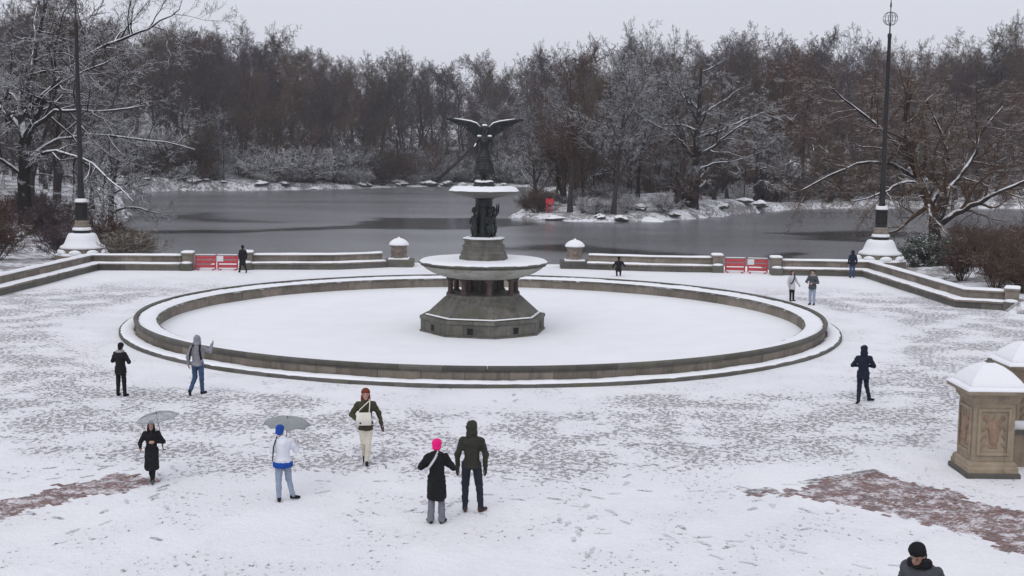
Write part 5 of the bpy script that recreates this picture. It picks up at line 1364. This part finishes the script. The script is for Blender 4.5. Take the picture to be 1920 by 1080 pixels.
# wood to the right behind the water
cnt = 0; tries = 0
while cnt < 62 and tries < 4000:
    tries += 1
    x = rr.uniform(14, 118); y = rr.uniform(190, 250)
    if dshore(x, y) < 3 or not in_view(x, y, 8) or not free(x, y, 5.0): continue
    far_tree(x, y, 'trees of the wood behind the point', [('upright', 3), ('spread', 5), ('slender', 1)], [('bark_grey', 1), ('bark_olive', 4), ('bark_red', 5), ('bark_brown', 3), ('bark_mauve', 2)], 0.72, 0.98, 'in the wood behind the snowy point'); cnt += 1
# the point with its snowy bank
put_tree(('spread', 1), 21.3, 160, 0.62, 2.0, 'bark_snowy', 'bare_tree', 'leaning dark forked tree next to the straight one on the snowy point', 'tree', None)
placed += [(23.9, 161), (21.3, 160)]
cnt = 0; tries = 0
while cnt < 44 and tries < 4000:
    tries += 1
    x = rr.uniform(2, 46); y = rr.uniform(150, 192)
    if dshore(x, y) < 1.8 or not free(x, y, 2.4): continue
    far_tree(x, y, 'trees on the point', [('spread', 4), ('slender', 4), ('upright', 1)], [('bark_red', 2), ('bark_brown', 4), ('bark_snowy', 4), ('bark_dark', 2)], 0.6, 0.92, 'on the point in the lake'); cnt += 1
# left bank
cnt = 0; tries = 0
while cnt < 34 and tries < 3000:
    tries += 1
    x = rr.uniform(-105, -36); y = rr.uniform(118, 226)
    if dshore(x, y) < 2.5 or not in_view(x, y, 8) or not free(x, y, 6.5): continue
    far_tree(x, y, 'trees on the left bank', [('spread', 5), ('upright', 4)], [('bark_snowy', 4), ('bark_grey', 3), ('bark_brown', 2)], 0.75, 1.05, 'on the shrubby bank behind the wide snowy tree'); cnt += 1
for (x, y, k, sc, lb) in ((-47.5, 98, ('spread', 3), 1.05, 'wide bare tree with snowy limbs at the edge of the shrubby bank'), (-52, 112, ('upright', 1), 1.1, 'tall bare snowy tree behind the shrubs on the bank'), (-38.5, 116, ('spread', 0), 0.8, 'small snowy bare tree leaning over the ice by the bank')):
    put_tree(k, x, y, sc, rr.uniform(0, 6), 'bark_snowy', 'bare_tree', lb, 'tree', 'snowy trees on the near left bank')

# two near trees with limbs laid out one by one
def limb_tree(name, base, limbs, mname, label, seed, cfg, L_scale, twig, Ls, parent_r=0.6, mn='crown', maxlev=4):
    rng = np.random.default_rng(seed); out = {}
    t = empty(name, base, 0, label, 'tree'); trunk = {0: []}
    B0 = np.array(base)
    for pts, r0, r1, ll in limbs:
        P_ = np.array(pts, float) - B0
        # resample smoothly
        n = 12; s_ = np.linspace(0, len(P_) - 1, n + 1); Q = np.empty((n + 1, 3))
        for i, u in enumerate(s_):
            k = min(int(u), len(P_) - 2); f = u - k
            p0, p1, p2, p3 = P_[max(k - 1, 0)], P_[k], P_[k + 1], P_[min(k + 2, len(P_) - 1)]
            Q[i] = 0.5 * ((2 * p1) + (-p0 + p2) * f + (2 * p0 - 5 * p1 + 4 * p2 - p3) * f * f + (-p0 + 3 * p1 - 3 * p2 + p3) * f ** 3)
        Q[1:-1] += rng.normal(size=(n - 1, 3)) * 0.08
        R_ = np.linspace(r0, r1, n + 1); trunk[0].append((Q, R_))
        if ll: sprout(out, rng, Q, R_, ll, 0, cfg, maxlev)
    out = {l: [(a, np.maximum(b, 0.010 * twig)) for a, b in v] for l, v in out.items()}
    A_ = np_mesh('trunk', *tubes(trunk, [9])); B_ = np_mesh('crown', *tubes(out, SIDES)); smooth(A_); smooth(B_)
    link('trunk', A_, M['bark_near_' + mname], t); link(mn, B_, M['bark_' + mname], t)
    return t
M['bark_near_left'] = make_bark('bark_near_left', (0.016, 0.014, 0.014), (0.035, 0.030, 0.029), 0.12, 0.42)
M['bark_left'] = make_bark('bark_left', (0.020, 0.017, 0.018), (0.044, 0.037, 0.038), 0.36, 0.8)
M['bark_near_right'] = make_bark('bark_near_right', (0.022, 0.016, 0.014), (0.045, 0.034, 0.030), 0.30, 0.62)
M['bark_right'] = make_bark('bark_right', (0.075, 0.043, 0.024), (0.155, 0.090, 0.052), 0.62, 1.1)
cfgL = dict(CF['spread'], n=[14, 7, 6, 4], start=[0.18, 0.15, 0.15, 0.1], ang=[(35, 85), (30, 65), (28, 65), (25, 70)], trop=[0, 0.02, 0.02, 0.0, -0.02])
gzl = hz(-42.3, 105)
Lb = (-42.3, 105, gzl - 0.1)
limb_tree('bare_tree', Lb, [
    ([(-42.3, 105, gzl - 0.3), (-42.25, 105, 3), (-42.2, 105, 6), (-42.1, 105, 8)], 0.62, 0.42, 0),
    ([(-42.1, 105, 7.9), (-43, 105.5, 9.3), (-44.4, 106, 10.6), (-47, 106.5, 12.5), (-50, 107, 15)], 0.34, 0.07, 9),
    ([(-42.1, 105, 7.9), (-41, 104.5, 9.6), (-39.6, 104, 11.8), (-37.4, 103, 13), (-33, 102, 14.8)], 0.30, 0.06, 9),
    ([(-42.15, 105, 7.2), (-40.6, 104, 9.2), (-37.8, 103, 10.4), (-35.2, 102.5, 10.3), (-30.5, 101, 10.8)], 0.26, 0.05, 9),
    ([(-42.2, 105, 5.2), (-39.5, 103, 7.0), (-36, 101.5, 6.4), (-33, 100, 4.6), (-31, 99, 3.0)], 0.20, 0.04, 8),
    ([(-42.1, 105, 8), (-42.6, 105.6, 11), (-41.4, 106, 15), (-40.5, 106, 19), (-38, 106, 24)], 0.34, 0.06, 10),
    ([(-42.3, 105.5, 10), (-39, 106, 13.6), (-35, 106, 16), (-31.5, 106, 17.6), (-28.8, 106, 19.2)], 0.24, 0.05, 9),
    ([(-42.2, 105, 6), (-40, 107, 8), (-37, 109, 8.4), (-33, 110.5, 8.0), (-29, 111, 7.2)], 0.2, 0.04, 8),
    ([(-42.2, 105, 4.6), (-44.5, 104, 6.4), (-47, 103, 6.6), (-50, 102, 7.6)], 0.2, 0.05, 8)], 'left',
    'wide black limbed bare tree loaded with snow beside the shrub-side flagpole', 71, cfgL, 1, 1.2, 8)
cfgR = dict(CF['spread'], n=[15, 8, 6, 5], start=[0.15, 0.12, 0.1, 0.1], ang=[(35, 80), (30, 65), (25, 60), (20, 60)], trop=[0, 0.05, 0.0, -0.03, -0.06])
gzr = hz(39.6, 112)
limb_tree('bare_tree', (39.5, 112, gzr - 0.1), [
    ([(39.5, 112, gzr - 0.5), (39.0, 112, 1.6), (38.3, 112, 3.1), (37.5, 112, 5.3), (36.2, 111.6, 7.4), (35.5, 111.4, 9.9), (36, 111, 13)], 0.58, 0.10, 10),
    ([(38.2, 112, 3.4), (36.6, 111, 5.0), (34.4, 110.5, 4.5), (33.3, 110, 3.9), (30.5, 109.5, 3.2)], 0.24, 0.05, 8),
    ([(37.6, 112, 5.0), (35.2, 113, 6.6), (32, 113.5, 6.5), (29.3, 114, 5.2), (27.0, 114, 4.0)], 0.24, 0.05, 9),
    ([(39.6, 112, 1.2), (41.3, 111.6, 2.4), (43.7, 111, 3.9), (47, 110.6, 5.5), (51, 110, 7.5)], 0.34, 0.07, 9),
    ([(39.5, 112, 1.4), (40.7, 112.5, 4.6), (42.5, 113, 7.0), (43.4, 113.4, 9.5), (45.5, 114, 12)], 0.28, 0.06, 9),
    ([(38.6, 112, 2.8), (40.4, 113, 6.4), (39.6, 113.5, 9.4), (38.4, 114, 12.6)], 0.24, 0.06, 9),
    ([(36.6, 112, 7.0), (33.8, 112.6, 9.8), (31, 113, 12), (29, 113, 13.6)], 0.2, 0.05, 9)], 'right',
    'low sprawling tree with forked dark trunk and rusty twigs beside the green bush', 72, cfgR, 1, 0.9, 8)

gzp = hz(23.9, 161)
cfgP = dict(CF['spread'], n=[9, 7, 6, 4], start=[0.15, 0.15, 0.12, 0.1], ang=[(35, 75), (30, 65), (28, 60), (25, 65)], trop=[0, 0.04, 0.02, 0, 0])
M['bark_near_point'] = make_bark('bark_near_point', (0.016, 0.014, 0.015), (0.034, 0.029, 0.029), 0.15, 0.5)
M['bark_point'] = make_bark('bark_point', (0.028, 0.024, 0.024), (0.055, 0.047, 0.046), 0.42, 0.85)
X0, Y0 = 23.9, 161.0
limb_tree('bare_tree', (X0, Y0, gzp - 0.1), [
    ([(X0, Y0, gzp - 0.4), (X0 + 0.1, Y0, 4), (X0 + 0.3, Y0, 8), (X0 + 0.4, Y0, 12.5), (X0 + 0.6, Y0, 18.5)], 0.85, 0.12, 7),
    ([(X0 + 0.2, Y0, 7.0), (X0 + 2.2, Y0 - 1, 8.2), (X0 + 4.4, Y0 - 1.5, 10.0), (X0 + 7.5, Y0 - 2, 12.5)], 0.30, 0.06, 8),
    ([(X0 + 0.3, Y0, 9.4), (X0 + 3, Y0 + 1, 10.2), (X0 + 6, Y0 + 1.5, 11.6), (X0 + 9.5, Y0 + 2, 13.0)], 0.26, 0.05, 8),
    ([(X0 + 0.3, Y0, 12.0), (X0 + 2.5, Y0 - 0.5, 13.6), (X0 + 5.5, Y0 - 1, 15.8)], 0.2, 0.04, 7),
    ([(X0, Y0, 6.6), (X0 - 1.6, Y0 - 1, 8.6), (X0 - 3.2, Y0 - 1.6, 9.8), (X0 - 7, Y0 - 2, 12.0)], 0.28, 0.05, 8),
    ([(X0 + 0.2, Y0, 10.4), (X0 - 2, Y0 + 0.6, 11.0), (X0 - 4.6, Y0 + 1, 11.2), (X0 - 7.5, Y0 + 1, 12.4)], 0.22, 0.05, 8),
    ([(X0 + 0.3, Y0, 13.2), (X0 - 1.6, Y0 + 1, 14.8), (X0 - 3.6, Y0 + 1.5, 17)], 0.18, 0.04, 7),
    ([(X0 + 0.1, Y0, 4.8), (X0 + 2.6, Y0 + 1.5, 6.0), (X0 + 5.6, Y0 + 2, 6.4), (X0 + 9, Y0 + 2, 7.6)], 0.2, 0.05, 7)], 'point',
    'tall dark trunked tree with broad snowy limbs rising from the snowy point', 73, cfgP, 1, 1.5, 8)

# leaning dead trunk on the far shore
dt = empty('fallen_tree', (-19.6, 287.0, hz(-19.6, 287) - 0.3), 0, 'dead dark trunk leaning steeply out of the wood behind the angel', 'tree')
MB().tube([(0, 0, 0), (3.2, 0.3, 2.6), (6.8, 0.5, 5.8), (10.6, 0.8, 9.6)], [0.55, 0.45, 0.36, 0.2], 9).build('trunk', M['bark_bare'], dt, smo=True)
for k, (bx, bz) in enumerate(((4, 3.3), (6.5, 5.6), (8.5, 7.5))):
    MB().tube([(bx, 0.4, bz), (bx + 0.3, 0.0, bz + 1.6), (bx + 1.1, -0.2, bz + 3.2)], [0.12, 0.08, 0.03], 6).build('broken_branch', M['bark_bare'], dt, smo=True)

# ------------------------------------------------------------------ shrubs
def shrubs(spots, mnames, where, group, smin=0.8, smax=1.3):
    for (x, y) in spots:
        bk = rr.choice(mnames)
        sc = rr.uniform(smin, smax)
        put_tree(('shrub', rr.randrange(4)), x, y, (sc * 1.15, sc * 1.15, sc), rr.uniform(0, 6.28), bk, 'shrub', 'bare %s twiggy shrub %s' % (COLW[bk], where), 'shrub', group, parts=('stems', 'twigs'))
def scatter(n, x0, x1, y0, y1, dmin, dm, seed):
    r_ = random.Random(seed); out = []
    for _ in range(n * 40):
        x, y = r_.uniform(x0, x1), r_.uniform(y0, y1)
        if dshore(x, y) < dmin or any((x - a) ** 2 + (y - b_) ** 2 < dm * dm for a, b_ in out): continue
        if -26.8 < x < 23.4 and y < 79: continue
        if (24 < x < 31.5 and 76 < y < 92) or math.hypot(x - 25, y - 82.2) < 3.0 or math.hypot(x + 28.55, y - 80.2) < 3.4 or (x > -33 and x < -26 and y < 79.5): continue
        out.append((x, y))
        if len(out) >= n: break
    return out
shrubs(scatter(42, 26.5, 46, 63, 106, 0.8, 1.8, 1), ['bark_red', 'bark_red', 'bark_brown'], 'on the bank behind the corner wall with the person in jeans', 'red-brown shrubs behind the corner wall', 0.6, 0.98)
shrubs(scatter(18, 27.2, 38, 62.5, 82, 0.8, 1.5, 31), ['bark_red', 'bark_brown'], 'crowding the bank close behind the corner wall', 'red-brown shrubs close behind the corner wall', 0.75, 1.1)
shrubs(scatter(40, -56, -28.2, 70, 118, 0.8, 2.2, 2), ['bark_mauve', 'bark_red', 'bark_brown'], 'on the bank round the wide black limbed tree', 'shrubs on the bank by the wide tree', 0.7, 1.25)
shrubs([(-26.4, 82.0), (-25.9, 83.6), (-26.6, 85.2)], ['bark_tan'], 'at the foot of the flagpole by the water', 'tan shrubs by the flagpole', 0.7, 0.95)
shrubs([(34.0, 66.5), (32.6, 69.0)], ['bark_tan'], 'low among the red-brown bushes', 'tan shrubs among the bushes', 0.55, 0.8)
sp = []
for k in range(60):
    x = rr.uniform(-76, 10); y = 225
    while dshore(x, y) < 0.8 and y < 320: y += 0.5
    sp.append((x, y + rr.uniform(0, 5)))
shrubs(sp, ['bark_frosted', 'bark_frosted', 'bark_snowy', 'bark_red'], 'at the foot of the wood on the far shore', 'shrubs along the far shore', 0.7, 1.5)
shrubs(scatter(30, 1, 46, 148, 184, 1.0, 1.8, 4), ['bark_frosted', 'bark_snowy', 'bark_brown'], 'on the bank of the snowy point', 'shrubs on the point', 0.6, 1.2)
shrubs(scatter(24, 44, 100, 114, 130, 0.6, 2.5, 6) + scatter(20, 40, 100, 186, 204, 0.6, 2.5, 8), ['bark_grey', 'bark_red', 'bark_brown'], 'along the water behind the sprawling tree', 'shrubs behind the sprawling tree', 0.9, 1.6)

sp = []
for k in range(75):
    x = rr.uniform(-80, 12); y = 225
    while dshore(x, y) < 2 and y < 320: y += 0.5
    sp.append((x, y + rr.uniform(0, 26)))
shrubs(sp, ['bark_red', 'bark_brown', 'bark_frosted', 'bark_frosted', 'bark_frosted'], 'grown tall between the trunks of the far wood', 'thicket between the far trunks', 1.7, 3.0)
sp = scatter(26, 16, 100, 192, 230, 3, 4, 14)
shrubs(sp, ['bark_red', 'bark_brown', 'bark_mauve'], 'grown tall in the wood behind the point', 'thicket behind the point', 1.7, 2.8)

# dark evergreen bush with snow on its leaves
m, nt, b = mat('evergreen_leaf')
g_ = nt.nodes.new('ShaderNodeNewGeometry'); sx = nt.nodes.new('ShaderNodeSeparateXYZ'); nt.links.new(g_.outputs['Normal'], sx.inputs[0])
n1 = noise_tex(nt, g_.outputs['Position'], 1.6, 4)
c0 = ramp(nt, noise_tex(nt, g_.outputs['Position'], 5, 3), [(0.3, (0.028, 0.038, 0.026)), (0.7, (0.085, 0.10, 0.07))]).outputs[0]
f = mrange(nt, mathn(nt, 'ADD', sx.outputs[2], mathn(nt, 'MULTIPLY', mathn(nt, 'SUBTRACT', n1, 0.5), 2.2)), 0.75, 1.15)
nt.links.new(mixc(nt, f, c0, SNOW_C), b.inputs['Base Color']); b.inputs['Roughness'].default_value = 0.6
M['evergreen'] = m
def evergreen(x, y, rx, rz_, label):
    t = empty('evergreen_bush', (x, y, hz(x, y)), 0, label, 'bush')
    rng = np.random.default_rng(int(abs(x) * 10)); n = 9000
    cl = rng.normal(size=(60, 3)); cl /= np.linalg.norm(cl, axis=1)[:, None]; cl[:, 2] = np.abs(cl[:, 2]); cl *= rng.uniform(0.45, 0.95, (60, 1))
    c = cl[rng.integers(0, 60, n)] * np.array([rx, rx, rz_]) + rng.normal(size=(n, 3)) * np.array([0.2, 0.2, 0.16]); c[:, 2] = np.abs(c[:, 2]) + 0.05
    a = rng.normal(size=(n, 3)); a[:, 2] *= 0.4; a /= np.linalg.norm(a, axis=1)[:, None]
    s_ = np.cross(a, rng.normal(size=(n, 3))); s_ /= np.linalg.norm(s_, axis=1)[:, None]
    L_ = rng.uniform(0.07, 0.13, (n, 1)); w_ = L_ * 0.35
    V_ = np.stack([c - a * L_, c + s_ * w_, c + a * L_, c - s_ * w_], 1).reshape(-1, 3); F_ = np.arange(4 * n).reshape(-1, 4)
    link('foliage', np_mesh('foliage', V_, F_), M['evergreen'], t)
    for k in range(9):
        q = cl[k * 5] * np.array([rx, rx, rz_]); MB().tube([(0.1 * q[0], 0.1 * q[1], -0.1), tuple(q * 0.5 + np.array([0, 0, 0.1])), tuple(q * 0.95)], [0.05, 0.03, 0.012], 5).build('stem', M['bark_dark'], t)
evergreen(28.4, 83.6, 2.0, 2.1, 'dark evergreen bush with snow on its leaves next to the flagpole base')
evergreen(31.2, 85.4, 1.9, 2.2, 'dark evergreen bush between the flagpole base and the red-brown bushes')
evergreen(-42.0, 97.0, 1.8, 2.2, 'dark evergreen bush under the wide black limbed tree')

# ------------------------------------------------------------------ boulders along the shores
m, nt, b = mat('boulder_rock')
g_ = nt.nodes.new('ShaderNodeNewGeometry'); sx = nt.nodes.new('ShaderNodeSeparateXYZ'); nt.links.new(g_.outputs['Normal'], sx.inputs[0])
n1 = noise_tex(nt, g_.outputs['Position'], 1.5, 5)
c0 = ramp(nt, n1, [(0.3, (0.035, 0.032, 0.032)), (0.7, (0.10, 0.095, 0.092))]).outputs[0]
f = mrange(nt, mathn(nt, 'ADD', sx.outputs[2], mathn(nt, 'MULTIPLY', mathn(nt, 'SUBTRACT', n1, 0.5), 0.8)), 0.35, 0.6)
nt.links.new(mixc(nt, f, c0, SNOW_C), b.inputs['Base Color']); b.inputs['Roughness'].default_value = 0.85
bump(nt, b, n1, 0.5, 0.1)
M['boulder'] = m
BO = []
for i in range(4):
    bm = bmesh.new(); bmesh.ops.create_icosphere(bm, subdivisions=4, radius=1.0)
    for v_ in bm.verts:
        q = v_.co.copy(); k = 1 + 0.45 * noise.noise(q * 0.9 + Vector((i * 7, 0, 0))) + 0.18 * noise.noise(q * 2.4 + Vector((0, i * 5, 0))); v_.co = q * k; v_.co.z = max(v_.co.z, -0.5) * 0.75
    me_ = bpy.data.meshes.new('boulder'); bm.to_mesh(me_); bm.free(); me_.materials.append(M['boulder']); smooth(me_); BO.append(me_)
def boulder(x, y, s_, label, group):
    o = link('boulder', BO[rr.randrange(4)], None, None, (x, y, hz(x, y) + 0.15 * s_)); o.scale = (s_ * rr.uniform(0.9, 1.5), s_, s_ * rr.uniform(0.6, 0.9)); o.rotation_euler = (0, 0, rr.uniform(0, 6.28))
    tag(o, label, 'boulder', group)
for k in range(26):
    x = rr.uniform(-74, -2); y = 225
    while dshore(x, y) < 0.3 and y < 320: y += 0.4
    boulder(x, y, rr.uniform(0.5, 1.4), 'snow topped dark boulder at the far shore of the lake', 'boulders on the far shore')
for (x, y, s_) in ((17.0, 149.6, 1.3), (13.2, 147.2, 0.8), (10.6, 147.4, 0.6), (5.2, 149.4, 0.9), (20.4, 153.6, 0.8), (24.5, 159.0, 0.7), (28.5, 165.2, 0.9), (33, 173, 1.0), (36, 177.5, 1.2), (16, 155, 1.1)):
    boulder(x, y, s_, 'snow topped dark boulder at the edge of the snowy point', 'boulders on the point')
for (x, y, s_) in ((-56, 263, 3.6), (-52.5, 264.5, 3.0), (-27.5, 281, 1.9)):
    boulder(x, y, s_, 'big pale snow covered rock standing up among the far trees', 'big rocks in the far wood')
for (x, y, s_) in ((-46, 92, 0.7), (-50, 100, 0.8), (-39, 96, 0.5)):
    boulder(x, y, s_, 'snow capped rock among the shrubs on the bank', 'rocks among the bank shrubs')

# red rescue stand on the point
rs_ = empty('rescue_stand', (4.6, 152.6, hz(4.6, 152.6)), 0.1, 'small bright red rescue stand at the water on the snowy point', 'rescue stand')
rp = make_plain('red_paint', (0.55, 0.03, 0.05), 0.5, 0, 4, 0.15, 0.1); M['red_paint'] = rp
for s_ in (-0.32, 0.32):
    b_ = MB(); b_.box(s_ - 0.05, s_ + 0.05, -0.05, 0.05, -0.3, 1.9); b_.build('post', rp, rs_)
for z_ in (0.5, 0.8, 1.1):
    b_ = MB(); b_.box(-0.27, 0.27, -0.03, 0.03, z_, z_ + 0.07); b_.build('rung', rp, rs_)
b_ = MB(); b_.box(-0.5, 0.5, -0.09, -0.052, 1.25, 1.85); b_.build('board', rp, rs_, bevel=0.01)

# ------------------------------------------------------------------ the snowy winter air
hm = bpy.data.materials.new('winter_haze'); hm.use_nodes = True
hm.node_tree.nodes.clear()
hv = hm.node_tree.nodes.new('ShaderNodeVolumePrincipled'); ho = hm.node_tree.nodes.new('ShaderNodeOutputMaterial')
hv.inputs['Color'].default_value = (0.88, 0.90, 0.96, 1); hv.inputs['Density'].default_value = 0.00035; hv.inputs['Anisotropy'].default_value = 0.2
hm.node_tree.links.new(hv.outputs[0], ho.inputs['Volume'])
hb = MB(); hb.box(-720, 720, -80, 920, -5, 52)
tag(hb.build('haze', hm), 'thin pale winter haze over the lake and wood', None, None, 'stuff')
